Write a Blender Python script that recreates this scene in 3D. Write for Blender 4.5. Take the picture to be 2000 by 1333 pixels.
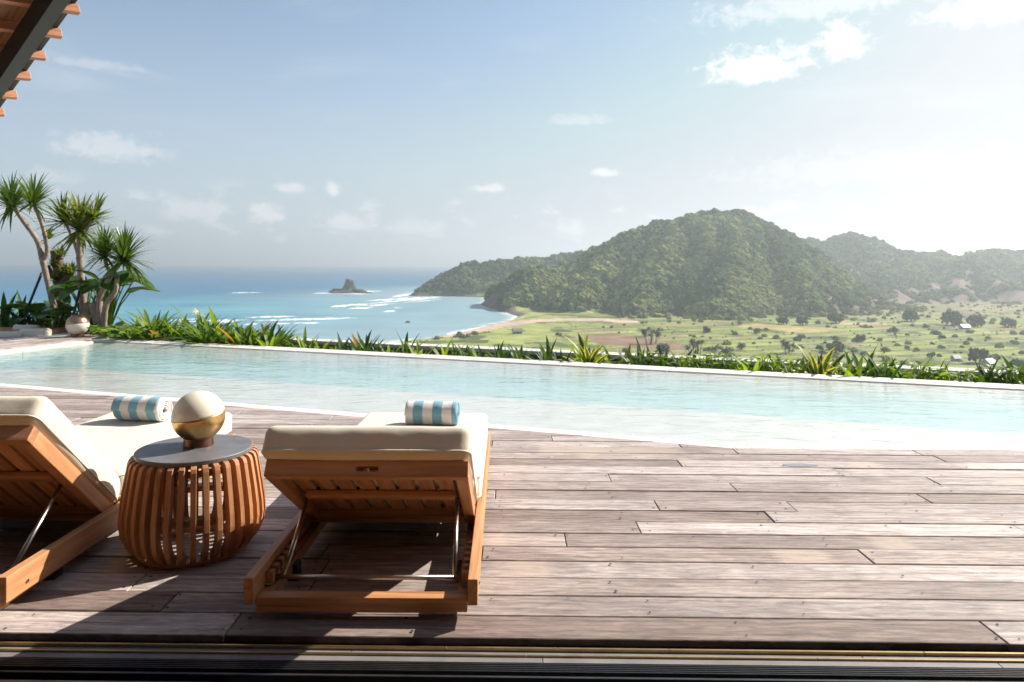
import bpy, bmesh, math, random
import numpy as np
from mathutils import Vector, Matrix, noise as mnoise

for _o in list(bpy.data.objects):
    bpy.data.objects.remove(_o)
SC = bpy.context.scene
C = SC.collection
R = math.radians
random.seed(7)

# ------------------------------------------------------------------ camera, sky, sun, exposure
CAM_H = 1.2
ROLL = 0.0053
F_PX, X0, Y0 = 1350.0, 987.0, 515.0
cam_d = bpy.data.cameras.new('camera')
cam = bpy.data.objects.new('camera', cam_d)
C.objects.link(cam)
cam_d.sensor_width = 36.0
cam_d.lens = F_PX / 2000.0 * 36.0
cam_d.shift_x = 13.0 / 2000.0
cam_d.shift_y = -(666.5 - Y0) / 2000.0
cam_d.clip_start = 0.05
cam_d.clip_end = 40000.0
cam.matrix_world = Matrix.Translation((0, 0, CAM_H)) @ Matrix.Rotation(R(90), 4, 'X') @ Matrix.Rotation(ROLL, 4, 'Z')
cam_d.dof.use_dof = True
cam_d.dof.focus_distance = 3.6
cam_d.dof.aperture_fstop = 4.5
SC.camera = cam

SUN_EL, SUN_AZ = R(36.5), R(31.0)          # azimuth measured from +X towards +Y
sun_dir = Vector((math.cos(SUN_EL) * math.cos(SUN_AZ), math.cos(SUN_EL) * math.sin(SUN_AZ), math.sin(SUN_EL)))
sl = bpy.data.lights.new('sun', 'SUN')
sl.energy = 4.6
sl.angle = R(0.55)
sl.color = (1.0, 0.93, 0.82)
so = bpy.data.objects.new('sun', sl)
C.objects.link(so)
so.rotation_euler = (-sun_dir).to_track_quat('-Z', 'Y').to_euler()

SC.view_settings.view_transform = 'Standard'
SC.view_settings.look = 'None'
SC.view_settings.exposure = 0.98
SC.view_settings.gamma = 1.0
SC.view_settings.use_curve_mapping = False
SC.cycles.use_denoising = True
SC.cycles.max_bounces = 6
SC.cycles.diffuse_bounces = 3
SC.cycles.adaptive_threshold = 0.02
SC.cycles.transparent_max_bounces = 16
SC.cycles.volume_bounces = 0
SC.cycles.caustics_reflective = False
SC.cycles.caustics_refractive = False
SC.cycles.sample_clamp_indirect = 6.0

W = bpy.data.worlds.new('World')
SC.world = W
W.use_nodes = True


def build_world():
    nt = W.node_tree
    N, L = nt.nodes, nt.links
    N.clear()
    out = N.new('ShaderNodeOutputWorld')
    bg = N.new('ShaderNodeBackground')
    sky = N.new('ShaderNodeTexSky')
    sky.sky_type = 'NISHITA'
    sky.sun_disc = False
    sky.sun_elevation = SUN_EL
    sky.sun_rotation = R(90) - SUN_AZ
    sky.altitude = 60
    sky.air_density = 1.0
    sky.dust_density = 0.9
    sky.ozone_density = 1.4
    bg.inputs['Strength'].default_value = 0.073
    tc = N.new('ShaderNodeTexCoord')
    sep = N.new('ShaderNodeSeparateXYZ')
    L.new(tc.outputs['Generated'], sep.inputs[0])

    def m(op, a, b=None, c=None, clamp=False):
        n = N.new('ShaderNodeMath')
        n.operation = op
        n.use_clamp = clamp
        for i, v in enumerate((a, b, c)):
            if v is None:
                continue
            if isinstance(v, (int, float)):
                n.inputs[i].default_value = v
            else:
                L.new(v, n.inputs[i])
        return n.outputs[0]
    az = m('ARCTAN2', sep.outputs[0], sep.outputs[1])
    el = m('ARCSINE', sep.outputs[2])

    # cumulus: each cloud a soft-edged mask in direction space, broken up by noise
    def noise(scale, sy, detail, rough, dist=0.0):
        cv = N.new('ShaderNodeCombineXYZ')
        L.new(m('MULTIPLY', az, scale), cv.inputs[0])
        L.new(m('MULTIPLY', el, scale * sy), cv.inputs[1])
        n = N.new('ShaderNodeTexNoise')
        n.inputs['Scale'].default_value = 1.0
        n.inputs['Detail'].default_value = detail
        n.inputs['Roughness'].default_value = rough
        n.inputs['Distortion'].default_value = dist
        L.new(cv.outputs[0], n.inputs['Vector'])
        return n.outputs['Fac']
    n1 = noise(46, 1.35, 10, 0.66, 0.25)
    n2 = noise(9, 2.2, 7, 0.6, 0.4)
    total = None
    for (px, py, wx, wy, s) in CLOUDS:
        a = math.atan2(px - X0, F_PX)
        e = math.atan2((Y0 - py), math.hypot(px - X0, F_PX))
        aw, ew = wx / F_PX * 0.9, wy / F_PX * 0.95
        dx = m('DIVIDE', m('SUBTRACT', az, a), aw)
        dy = m('DIVIDE', m('SUBTRACT', el, e), ew)
        # flat base: the lower side falls off faster
        below = m('LESS_THAN', dy, 0.0)
        dy = m('MULTIPLY', dy, m('MULTIPLY_ADD', below, 0.7, 1.0))
        d2 = m('ADD', m('MULTIPLY', dx, dx), m('MULTIPLY', dy, dy))
        k = m('MULTIPLY', m('SUBTRACT', 1.0, m('SQRT', d2), clamp=True), 1.0)
        k = m('ADD', k, m('MULTIPLY', m('SUBTRACT', n1, 0.5), 2.3))
        mr = N.new('ShaderNodeMapRange')
        mr.interpolation_type = 'SMOOTHSTEP'
        L.new(k, mr.inputs['Value'])
        mr.inputs['From Min'].default_value = 0.10
        mr.inputs['From Max'].default_value = 0.78
        mr.inputs['To Max'].default_value = s
        edge = N.new('ShaderNodeMapRange')
        L.new(d2, edge.inputs['Value'])
        edge.inputs['From Min'].default_value = 0.7
        edge.inputs['From Max'].default_value = 1.5
        edge.inputs['To Min'].default_value = 1.0
        edge.inputs['To Max'].default_value = 0.0
        inside = edge.outputs[0]
        v = m('MULTIPLY', mr.outputs[0], inside)
        total = v if total is None else m('MAXIMUM', total, v)
    # a faint low band of far cumulus right round the horizon, thin streaks higher up
    band = m('SUBTRACT', 1.0, m('ABSOLUTE', m('DIVIDE', m('SUBTRACT', el, 0.055), 0.06)), clamp=True)
    mr = N.new('ShaderNodeMapRange')
    mr.interpolation_type = 'SMOOTHSTEP'
    n3 = noise(22, 1.9, 8, 0.58)
    L.new(n3, mr.inputs['Value'])
    mr.inputs['From Min'].default_value = 0.54
    mr.inputs['From Max'].default_value = 0.68
    low = m('MULTIPLY', m('MULTIPLY', mr.outputs[0], band), 0.85)
    mr2 = N.new('ShaderNodeMapRange')
    mr2.interpolation_type = 'SMOOTHSTEP'
    n4 = noise(3.0, 5.0, 8, 0.55, 0.5)
    L.new(n4, mr2.inputs['Value'])
    mr2.inputs['From Min'].default_value = 0.53
    mr2.inputs['From Max'].default_value = 0.8
    up = N.new('ShaderNodeMapRange')
    L.new(el, up.inputs['Value'])
    up.inputs['From Min'].default_value = 0.05
    up.inputs['From Max'].default_value = 0.25
    thin = m('MULTIPLY', m('MULTIPLY', mr2.outputs[0], up.outputs[0]), 0.3)
    total = m('MAXIMUM', m('MAXIMUM', total, low), thin)

    mix = N.new('ShaderNodeMix')
    mix.data_type = 'RGBA'
    L.new(total, mix.inputs['Factor'])
    # sky lifted by thin high haze
    hz = N.new('ShaderNodeMix')
    hz.data_type = 'RGBA'
    hf = N.new('ShaderNodeMapRange')
    hf.interpolation_type = 'SMOOTHSTEP'
    L.new(el, hf.inputs['Value'])
    hf.inputs['From Min'].default_value = -0.02
    hf.inputs['From Max'].default_value = 0.42
    hf.inputs['To Min'].default_value = 0.78
    hf.inputs['To Max'].default_value = 0.14
    L.new(hf.outputs[0], hz.inputs['Factor'])
    L.new(sky.outputs[0], hz.inputs['A'])
    hz.inputs['B'].default_value = (4.9, 5.05, 5.6, 1)
    lim = N.new('ShaderNodeMix')
    lim.data_type = 'RGBA'
    lim.blend_type = 'DARKEN'
    lim.inputs['Factor'].default_value = 1.0
    L.new(hz.outputs['Result'], lim.inputs['A'])
    lim.inputs['B'].default_value = (5.3, 5.05, 5.4, 1)
    L.new(lim.outputs['Result'], mix.inputs['A'])
    mix.inputs['B'].default_value = (7.9, 7.3, 7.3, 1)
    tint = N.new('ShaderNodeMix')
    tint.data_type = 'RGBA'
    tint.blend_type = 'MULTIPLY'
    tint.inputs['Factor'].default_value = 1.0
    L.new(mix.outputs['Result'], tint.inputs['A'])
    tint.inputs['B'].default_value = (0.88, 0.955, 0.965, 1)
    L.new(tint.outputs['Result'], bg.inputs['Color'])
    L.new(bg.outputs[0], out.inputs[0])


CLOUDS = [(1480, 135, 150, 62, 1.0), (1640, 85, 70, 60, 0.95), (1600, 8, 330, 52, 0.55), (1950, 10, 150, 60, 0.7),
          (1178, 338, 46, 16, 0.85), (955, 370, 52, 18, 0.8), (1130, 235, 85, 22, 0.35), (1470, 415, 40, 20, 0.8),
          (215, 298, 130, 46, 0.5), (565, 372, 40, 19, 0.6), (648, 375, 26, 24, 0.8), (522, 425, 48, 36, 0.85),
          (375, 418, 95, 38, 0.55), (415, 425, 34, 52, 0.6), (680, 440, 85, 38, 0.7), (1115, 450, 60, 36, 0.7),
          (805, 450, 95, 32, 0.55), (180, 132, 130, 16, 0.3), (1700, 330, 420, 60, 0.3), (100, 352, 60, 24, 0.3)]
build_world()

# ------------------------------------------------------------------ small helpers


def el_line(px):
    return Y0 + ROLL * (px - X0)


def P(px, py, z=0.0):
    """point of the horizontal plane z seen at photo pixel (px, py)"""
    d = (CAM_H - z) * F_PX / (py - el_line(px))
    return Vector(((px - X0) / F_PX * d, d, z))


def Q(px, py, d):
    """point at forward distance d seen at photo pixel (px, py)"""
    return Vector(((px - X0) / F_PX * d, d, CAM_H + (el_line(px) - py) / F_PX * d))


def obj(name, data, mat=None, parent=None, loc=None, rot=None):
    o = bpy.data.objects.new(name, data)
    C.objects.link(o)
    if mat is not None and data is not None and not data.materials:
        data.materials.append(mat)
    if parent is not None:
        o.parent = parent
    if loc is not None:
        o.location = loc
    if rot is not None:
        o.rotation_euler = rot
    return o


def empty(name, loc=(0, 0, 0), rz=0.0):
    o = bpy.data.objects.new(name, None)
    C.objects.link(o)
    o.location = loc
    o.rotation_euler = (0, 0, rz)
    o.empty_display_size = 0.1
    return o


def tag(o, label=None, cat=None, group=None, kind=None):
    if label:
        o['label'] = label
    if cat:
        o['category'] = cat
    if group:
        o['group'] = group
    if kind:
        o['kind'] = kind
    return o


class MB:
    def __init__(self):
        self.v, self.f, self.uv = [], [], None

    def add(self, vs, fs):
        b = len(self.v)
        self.v += [tuple(p) for p in vs]
        self.f += [tuple(b + i for i in f) for f in fs]
        return self

    def box(self, x0, x1, y0, y1, z0, z1):
        vs = [(x, y, z) for z in (z0, z1) for y in (y0, y1) for x in (x0, x1)]
        return self.add(vs, [(0, 2, 3, 1), (4, 5, 7, 6), (0, 1, 5, 4), (2, 6, 7, 3), (0, 4, 6, 2), (1, 3, 7, 5)])

    def prism(self, poly, z0, z1):
        n = len(poly)
        vs = [(x, y, z0) for x, y in poly] + [(x, y, z1) for x, y in poly]
        fs = [tuple(range(n - 1, -1, -1)), tuple(range(n, 2 * n))]
        fs += [(i, (i + 1) % n, n + (i + 1) % n, n + i) for i in range(n)]
        return self.add(vs, fs)

    def tube(self, path, rad, seg=10, cap=True):
        path = [Vector(p) for p in path]
        n = len(path)
        rs = rad if isinstance(rad, (list, tuple)) else [rad] * n
        prev = None
        rings = []
        for i, p in enumerate(path):
            t = (path[min(i + 1, n - 1)] - path[max(i - 1, 0)]).normalized()
            if prev is None:
                a = Vector((0, 0, 1)) if abs(t.z) < 0.9 else Vector((1, 0, 0))
                u = t.cross(a).normalized()
            else:
                u = (prev - t * prev.dot(t)).normalized()
            prev = u
            w = t.cross(u)
            rings.append([p + (u * math.cos(k * 2 * math.pi / seg) + w * math.sin(k * 2 * math.pi / seg)) * rs[i] for k in range(seg)])
        vs = [q for r in rings for q in r]
        fs = []
        for i in range(n - 1):
            for k in range(seg):
                a, b = i * seg + k, i * seg + (k + 1) % seg
                fs.append((a, b, b + seg, a + seg))
        if cap:
            fs.append(tuple(range(seg - 1, -1, -1)))
            fs.append(tuple((n - 1) * seg + k for k in range(seg)))
        return self.add(vs, fs)

    def lathe(self, prof, seg=48, close=False):
        n = len(prof)
        vs = [(r * math.cos(k * 2 * math.pi / seg), r * math.sin(k * 2 * math.pi / seg), z) for r, z in prof for k in range(seg)]
        fs = []
        for i in range(n - 1 + (1 if close else 0)):
            for k in range(seg):
                a, b = i * seg + k, i * seg + (k + 1) % seg
                j = ((i + 1) % n) * seg
                fs.append((a, b, j + (k + 1) % seg, j + k))
        if not close:
            if prof[0][0] > 1e-6:
                fs.append(tuple(range(seg - 1, -1, -1)))
            if prof[-1][0] > 1e-6:
                fs.append(tuple((n - 1) * seg + k for k in range(seg)))
        return self.add(vs, fs)

    def mesh(self, name, smooth=False, bevel=0.0, bseg=2, angle=40):
        me = bpy.data.meshes.new(name)
        me.from_pydata(self.v, [], self.f)
        bm = bmesh.new()
        bm.from_mesh(me)
        bmesh.ops.remove_doubles(bm, verts=bm.verts, dist=1e-5)
        bmesh.ops.recalc_face_normals(bm, faces=bm.faces)
        if bevel > 0:
            es = [e for e in bm.edges if len(e.link_faces) == 2 and e.calc_face_angle(0) > R(angle)]
            bmesh.ops.bevel(bm, geom=es, offset=bevel, segments=bseg, profile=0.5, affect='EDGES', clamp_overlap=True)
        for f in bm.faces:
            f.smooth = smooth
        bm.to_mesh(me)
        bm.free()
        return me


def box_obj(name, b, mat, parent=None, bevel=0.003, loc=None, rot=None):
    return obj(name, MB().box(*b).mesh(name, bevel=bevel, bseg=2), mat, parent, loc, rot)


def rounded_box(dx, dy, dz, r, nx, ny, nz, puff=0.0, wrinkle=0.0, seed=0.0):
    """closed rounded box centred at the origin, with a slightly crowned top and bottom"""
    idx, vs, fs = {}, [], []

    def vid(i, j, k):
        key = (i, j, k)
        if key not in idx:
            p = Vector(((i / nx * 2 - 1) * dx / 2, (j / ny * 2 - 1) * dy / 2, (k / nz * 2 - 1) * dz / 2))
            q = Vector((max(-dx / 2 + r, min(dx / 2 - r, p.x)), max(-dy / 2 + r, min(dy / 2 - r, p.y)), max(-dz / 2 + r, min(dz / 2 - r, p.z))))
            d = p - q
            if d.length > 1e-9:
                p = q + d.normalized() * r
            u, v = p.x / (dx / 2), p.y / (dy / 2)
            p.z += (p.z / (dz / 2)) * puff * max(0, 1 - u * u) ** 0.6 * max(0, 1 - v * v) ** 0.6
            if wrinkle:
                w = mnoise.noise(Vector((p.x * 5 + seed, p.y * 4, p.z * 9))) + 0.5 * mnoise.noise(Vector((p.x * 13 + seed, p.y * 11, p.z * 20)))
                p += p.normalized() * w * wrinkle
            idx[key] = len(vs)
            vs.append(p)
        return idx[key]
    for i in range(nx):
        for j in range(ny):
            for k in (0, nz):
                q = [vid(i, j, k), vid(i + 1, j, k), vid(i + 1, j + 1, k), vid(i, j + 1, k)]
                fs.append(tuple(q if k else q[::-1]))
    for i in range(nx):
        for k in range(nz):
            for j in (0, ny):
                q = [vid(i, j, k), vid(i + 1, j, k), vid(i + 1, j, k + 1), vid(i, j, k + 1)]
                fs.append(tuple(q if not j else q[::-1]))
    for j in range(ny):
        for k in range(nz):
            for i in (0, nx):
                q = [vid(i, j, k), vid(i, j + 1, k), vid(i, j + 1, k + 1), vid(i, j, k + 1)]
                fs.append(tuple(q if i else q[::-1]))
    return MB().add(vs, fs)


# ------------------------------------------------------------------ materials
MATS = {}


class NT:
    """little node-tree writer"""

    def __init__(self, name):
        self.mat = bpy.data.materials.new(name)
        self.mat.use_nodes = True
        self.t = self.mat.node_tree
        self.t.nodes.clear()
        self.out = self.n('ShaderNodeOutputMaterial')
        MATS[name] = self.mat

    def n(self, kind, **kw):
        nd = self.t.nodes.new(kind)
        for k, v in kw.items():
            setattr(nd, k, v)
        return nd

    def l(self, a, b):
        self.t.links.new(a, b)

    def put(self, sock, v):
        if isinstance(v, (int, float, tuple, list)):
            sock.default_value = v
        else:
            self.l(v, sock)

    def math(self, op, a, b=None, clamp=False):
        nd = self.n('ShaderNodeMath', operation=op, use_clamp=clamp)
        self.put(nd.inputs[0], a)
        if b is not None:
            self.put(nd.inputs[1], b)
        return nd.outputs[0]

    def coords(self, scale=(1, 1, 1), which='Object', rnd=0.0, attr=None):
        tc = self.n('ShaderNodeTexCoord')
        v = tc.outputs[which]
        if rnd:
            oi = self.n('ShaderNodeObjectInfo')
            ad = self.n('ShaderNodeVectorMath', operation='MULTIPLY_ADD')
            cx = self.n('ShaderNodeCombineXYZ')
            for i in range(3):
                self.l(oi.outputs['Random'], cx.inputs[i])
            self.l(cx.outputs[0], ad.inputs[0])
            ad.inputs[1].default_value = (rnd, rnd * 0.73, rnd * 1.31)
            self.l(v, ad.inputs[2])
            v = ad.outputs[0]
        mp = self.n('ShaderNodeMapping')
        mp.inputs['Scale'].default_value = scale
        self.l(v, mp.inputs['Vector'])
        return mp.outputs[0]

    def noise(self, vec, scale=1.0, detail=5, rough=0.55, dist=0.0):
        nd = self.n('ShaderNodeTexNoise')
        self.l(vec, nd.inputs['Vector'])
        nd.inputs['Scale'].default_value = scale
        nd.inputs['Detail'].default_value = detail
        nd.inputs['Roughness'].default_value = rough
        nd.inputs['Distortion'].default_value = dist
        return nd.outputs['Fac']

    def ramp(self, fac, stops):
        nd = self.n('ShaderNodeValToRGB')
        e = nd.color_ramp.elements
        while len(e) < len(stops):
            e.new(0.5)
        for k, (p, c) in enumerate(stops):
            e[k].position = p
            e[k].color = (*c, 1) if len(c) == 3 else c
        self.l(fac, nd.inputs[0])
        return nd.outputs[0]

    def mix(self, fac, a, b, mode='MIX'):
        nd = self.n('ShaderNodeMix', data_type='RGBA', blend_type=mode)
        self.put(nd.inputs['Factor'], fac)
        self.put(nd.inputs['A'], (*a, 1) if isinstance(a, tuple) and len(a) == 3 else a)
        self.put(nd.inputs['B'], (*b, 1) if isinstance(b, tuple) and len(b) == 3 else b)
        return nd.outputs['Result']

    def mrange(self, v, a, b, c=0.0, d=1.0):
        nd = self.n('ShaderNodeMapRange')
        self.l(v, nd.inputs['Value'])
        for k, x in zip(('From Min', 'From Max', 'To Min', 'To Max'), (a, b, c, d)):
            nd.inputs[k].default_value = x
        return nd.outputs[0]

    def bump(self, h, strength=0.3, dist=0.002, normal=None):
        nd = self.n('ShaderNodeBump')
        nd.inputs['Strength'].default_value = strength
        nd.inputs['Distance'].default_value = dist
        self.l(h, nd.inputs['Height'])
        if normal is not None:
            self.l(normal, nd.inputs['Normal'])
        return nd.outputs[0]

    def pbr(self, color, rough=0.5, normal=None, metal=0.0, spec=None, **kw):
        b = self.n('ShaderNodeBsdfPrincipled')
        self.put(b.inputs['Base Color'], (*color, 1) if isinstance(color, tuple) and len(color) == 3 else color)
        self.put(b.inputs['Roughness'], rough)
        self.put(b.inputs['Metallic'], metal)
        if spec is not None:
            b.inputs['Specular IOR Level'].default_value = spec
        if normal is not None:
            self.l(normal, b.inputs['Normal'])
        for k, v in kw.items():
            self.put(b.inputs[k.replace('_', ' ')], v)
        return b

    def done(self, sh):
        self.l(sh if not hasattr(sh, 'outputs') else sh.outputs[0], self.out.inputs[0])
        return self.mat


def m_deck():
    t = NT('weathered_deck_wood')
    v = t.coords((1, 1, 1), rnd=40)
    grain = t.noise(t.coords((1.6, 34, 8), rnd=40), 1.0, 9, 0.68, 1.6)
    fine = t.noise(t.coords((5, 130, 20), rnd=40), 1.0, 5, 0.75, 0.6)
    broad = t.noise(t.coords((1.3, 5, 1), rnd=40), 1.0, 5, 0.6, 0.8)
    blot = t.noise(t.coords((0.8, 2.2, 1), rnd=63), 1.0, 6, 0.62, 0.5)
    wv = t.n('ShaderNodeTexWave', wave_type='BANDS', bands_direction='Y')
    t.l(t.coords((0.35, 1, 1), rnd=29), wv.inputs['Vector'])
    wv.inputs['Scale'].default_value = 9.0
    wv.inputs['Distortion'].default_value = 9.0
    wv.inputs['Detail'].default_value = 4.0
    wv.inputs['Detail Scale'].default_value = 1.6
    figure = wv.outputs['Fac']
    col = t.ramp(grain, [(0.24, (0.13, 0.098, 0.086)), (0.46, (0.30, 0.248, 0.228)), (0.72, (0.46, 0.40, 0.375))])
    col = t.mix(t.mrange(broad, 0.45, 0.68, 0, 0.65), col, (0.47, 0.415, 0.39))
    oi = t.n('ShaderNodeObjectInfo')
    tone = t.ramp(oi.outputs['Random'], [(0.0, (0.56, 0.475, 0.435)), (0.18, (0.84, 0.77, 0.735)), (0.42, (1.12, 1.10, 1.09)), (0.6, (0.92, 0.83, 0.78)), (0.8, (1.24, 1.20, 1.18)), (1.0, (0.70, 0.62, 0.59))])
    col = t.mix(1.0, col, tone, 'MULTIPLY')
    col = t.mix(t.mrange(blot, 0.50, 0.66, 0, 0.75), col, (0.18, 0.138, 0.124))
    col = t.mix(1.0, col, t.mrange(fine, 0.30, 0.46, 0.6, 1.0), 'MULTIPLY')
    col = t.mix(1.0, col, t.mrange(figure, 0.0, 0.55, 0.8, 1.04), 'MULTIPLY')
    crack = t.noise(t.coords((0.9, 55, 8), rnd=77), 1.0, 3, 0.5, 2.2)
    col = t.mix(t.mrange(crack, 0.285, 0.30, 0.75, 0.0), col, (0.05, 0.038, 0.034))
    mott = t.noise(t.coords((7, 26, 8), rnd=51), 1.0, 6, 0.7, 1.0)
    col = t.mix(1.0, col, t.mrange(mott, 0.3, 0.62, 0.74, 1.26), 'MULTIPLY')
    # less weathered tan patches
    pt = t.noise(t.coords((1.5, 0.12, 0.02), rnd=91), 1.0, 1, 0.3)
    col = t.mix(t.mrange(pt, 0.70, 0.73, 0, 0.42), col, (0.50, 0.385, 0.30))
    col = t.mix(1.0, col, (1.07, 1.11, 1.14), 'MULTIPLY')
    h = t.math('ADD', t.math('MULTIPLY', grain, 0.7), t.math('MULTIPLY', fine, 0.6))
    return t.done(t.pbr(col, t.mrange(grain, 0.3, 0.7, 0.74, 0.6), t.bump(h, 0.6, 0.004), spec=0.35))


def m_teak(name, axis, base=(0.53, 0.27, 0.128), dark=(0.32, 0.142, 0.062), rnd=11):
    t = NT(name)
    sc = [26, 26, 26]
    sc[axis] = 1.3
    s2 = [140, 140, 140]
    s2[axis] = 6
    g = t.noise(t.coords(tuple(sc), rnd=rnd), 1.0, 6, 0.6, 1.2)
    f = t.noise(t.coords(tuple(s2), rnd=rnd), 1.0, 3, 0.6)
    col = t.ramp(g, [(0.3, dark), (0.55, base), (0.8, tuple(min(1, c * 1.28) for c in base))])
    oi = t.n('ShaderNodeObjectInfo')
    col = t.mix(1.0, col, t.ramp(oi.outputs['Random'], [(0, (0.82, 0.80, 0.8)), (0.5, (1, 1, 1)), (1, (1.1, 1.06, 1.0))]), 'MULTIPLY')
    col = t.mix(t.mrange(f, 0.3, 0.42, 0.35, 0.0), col, dark)
    return t.done(t.pbr(col, t.mrange(g, 0.3, 0.8, 0.42, 0.56), t.bump(f, 0.25, 0.001), spec=0.4))


def m_fabric():
    t = NT('cream_canvas')
    v = t.coords((1, 1, 1))
    a = t.noise(t.coords((900, 220, 900)), 1.0, 2, 0.5)
    b = t.noise(t.coords((220, 900, 220)), 1.0, 2, 0.5)
    w = t.math('ADD', a, b)
    col = t.mix(t.noise(v, 7, 4), (0.77, 0.71, 0.60), (0.70, 0.635, 0.525))
    col = t.mix(t.mrange(w, 0.7, 1.3, 0, 0.25), col, (0.55, 0.49, 0.39))
    big = t.noise(v, 9, 3, 0.5)
    nb = t.bump(big, 0.25, 0.012)
    return t.done(t.pbr(col, 0.9, t.bump(w, 0.3, 0.0012, nb), spec=0.15, Sheen_Weight=0.15))


def m_towel():
    t = NT('striped_terry')
    tc = t.n('ShaderNodeTexCoord')
    sep = t.n('ShaderNodeSeparateXYZ')
    wob = t.noise(t.coords((8, 30, 30)), 1.0, 3)
    t.l(tc.outputs['Object'], sep.inputs[0])
    x = t.math('ADD', sep.outputs[0], t.math('MULTIPLY', t.math('SUBTRACT', wob, 0.5), 0.006))
    s = t.math('SINE', t.math('MULTIPLY', t.math('ADD', x, 0.025), math.pi / 0.054))
    f = t.mrange(s, -0.06, 0.06)
    pile = t.noise(t.coords((420, 420, 420)), 1.0, 2, 0.7)
    col = t.mix(f, (0.80, 0.75, 0.72), (0.215, 0.43, 0.54))
    col = t.mix(t.mrange(pile, 0.35, 0.65, 0.3, 0.0), col, t.mix(1.0, col, (0.55, 0.55, 0.57), 'MULTIPLY'))
    big = t.noise(t.coords((16, 40, 40)), 1.0, 4)
    return t.done(t.pbr(col, 0.95, t.bump(pile, 0.5, 0.004, t.bump(big, 0.3, 0.01)), spec=0.1, Sheen_Weight=0.3))


def m_simple(name, col, rough=0.5, metal=0.0, var=0.0, scale=10, bump=0.0, spec=None, col2=None, detail=5, bdist=0.002, rnd=0.0):
    t = NT(name)
    c = col
    nrm = None
    if var or bump or col2:
        nz = t.noise(t.coords((1, 1, 1), rnd=rnd), scale, detail)
        c2 = col2 or tuple(x * (1 - var) for x in col)
        c = t.mix(t.mrange(nz, 0.32, 0.68), col, c2)
        if bump:
            nrm = t.bump(nz, bump, bdist)
    return t.done(t.pbr(c, rough, nrm, metal, spec))


def m_leaf(name, col, col2, trans=0.35, rough=0.55, edge=None, vein=True):
    t = NT(name)
    nz = t.noise(t.coords((3, 3, 3), rnd=17), 4, 4)
    oi = t.n('ShaderNodeObjectInfo')
    c = t.mix(t.mrange(nz, 0.3, 0.7), col, col2)
    c = t.mix(1.0, c, t.ramp(oi.outputs['Random'], [(0, (0.7, 0.75, 0.7)), (0.6, (1, 1, 1)), (1, (1.25, 1.12, 0.85))]), 'MULTIPLY')
    if edge:
        uv = t.n('ShaderNodeUVMap')
        sp = t.n('ShaderNodeSeparateXYZ')
        t.l(uv.outputs[0], sp.inputs[0])
        k = t.math('ABSOLUTE', t.math('SUBTRACT', sp.outputs[0], 0.5))
        c = t.mix(t.mrange(k, 0.26, 0.30), c, edge)
    b = t.pbr(c, rough, None, 0, 0.4)
    tr = t.n('ShaderNodeBsdfTranslucent')
    hs = t.mix(1.0, c, (1.9, 1.75, 0.7), 'MULTIPLY')
    t.l(hs, tr.inputs[0])
    mx = t.n('ShaderNodeMixShader')
    mx.inputs[0].default_value = trans
    t.l(b.outputs[0], mx.inputs[1])
    t.l(tr.outputs[0], mx.inputs[2])
    return t.done(mx)


def m_water():
    t = NT('pool_water')
    n1 = t.noise(t.coords((2.2, 5.5, 1)), 1.0, 4, 0.5, 0.8)
    n2 = t.noise(t.coords((9, 17, 1)), 1.0, 3, 0.5, 0.6)
    h = t.math('ADD', t.math('MULTIPLY', n1, 1.0), t.math('MULTIPLY', n2, 0.34))
    bp = t.bump(h, 0.24, 0.05)
    fr = t.n('ShaderNodeFresnel')
    fr.inputs['IOR'].default_value = 1.4
    t.l(bp, fr.inputs['Normal'])
    gl = t.n('ShaderNodeBsdfGlossy')
    gl.inputs['Roughness'].default_value = 0.03
    t.l(bp, gl.inputs['Normal'])
    tr = t.n('ShaderNodeBsdfTransparent')
    tr.inputs[0].default_value = (0.975, 0.985, 0.98, 1)
    mx = t.n('ShaderNodeMixShader')
    # light leaving the water from below passes through (no refraction here, so no total reflection either)
    ge = t.n('ShaderNodeNewGeometry')
    fac = t.math('MULTIPLY', fr.outputs[0], t.math('SUBTRACT', 1.0, ge.outputs['Backfacing']))
    t.l(fac, mx.inputs[0])
    t.l(tr.outputs[0], mx.inputs[1])
    t.l(gl.outputs[0], mx.inputs[2])
    va = t.n('ShaderNodeVolumeAbsorption')
    va.inputs['Color'].default_value = (0.20, 0.80, 0.86, 1)
    va.inputs['Density'].default_value = 0.82
    t.l(va.outputs[0], t.out.inputs['Volume'])
    return t.done(mx)


def m_vcol(name, rough, spec, nscale, bump=0.0, bdist=1.0, namp=0.35, nvec=(1, 1, 1), detail=8):
    t = NT(name)
    a = t.n('ShaderNodeAttribute')
    a.attribute_name = 'Col'
    nz = t.noise(t.coords(nvec), nscale, detail, 0.6)
    g = t.mrange(nz, 0.25, 0.75, 1 - namp, 1 + namp)
    c = t.mix(1.0, a.outputs['Color'], g, 'MULTIPLY')
    nrm = t.bump(nz, bump, bdist) if bump else None
    return t.done(t.pbr(c, rough, nrm, 0, spec))


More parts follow.
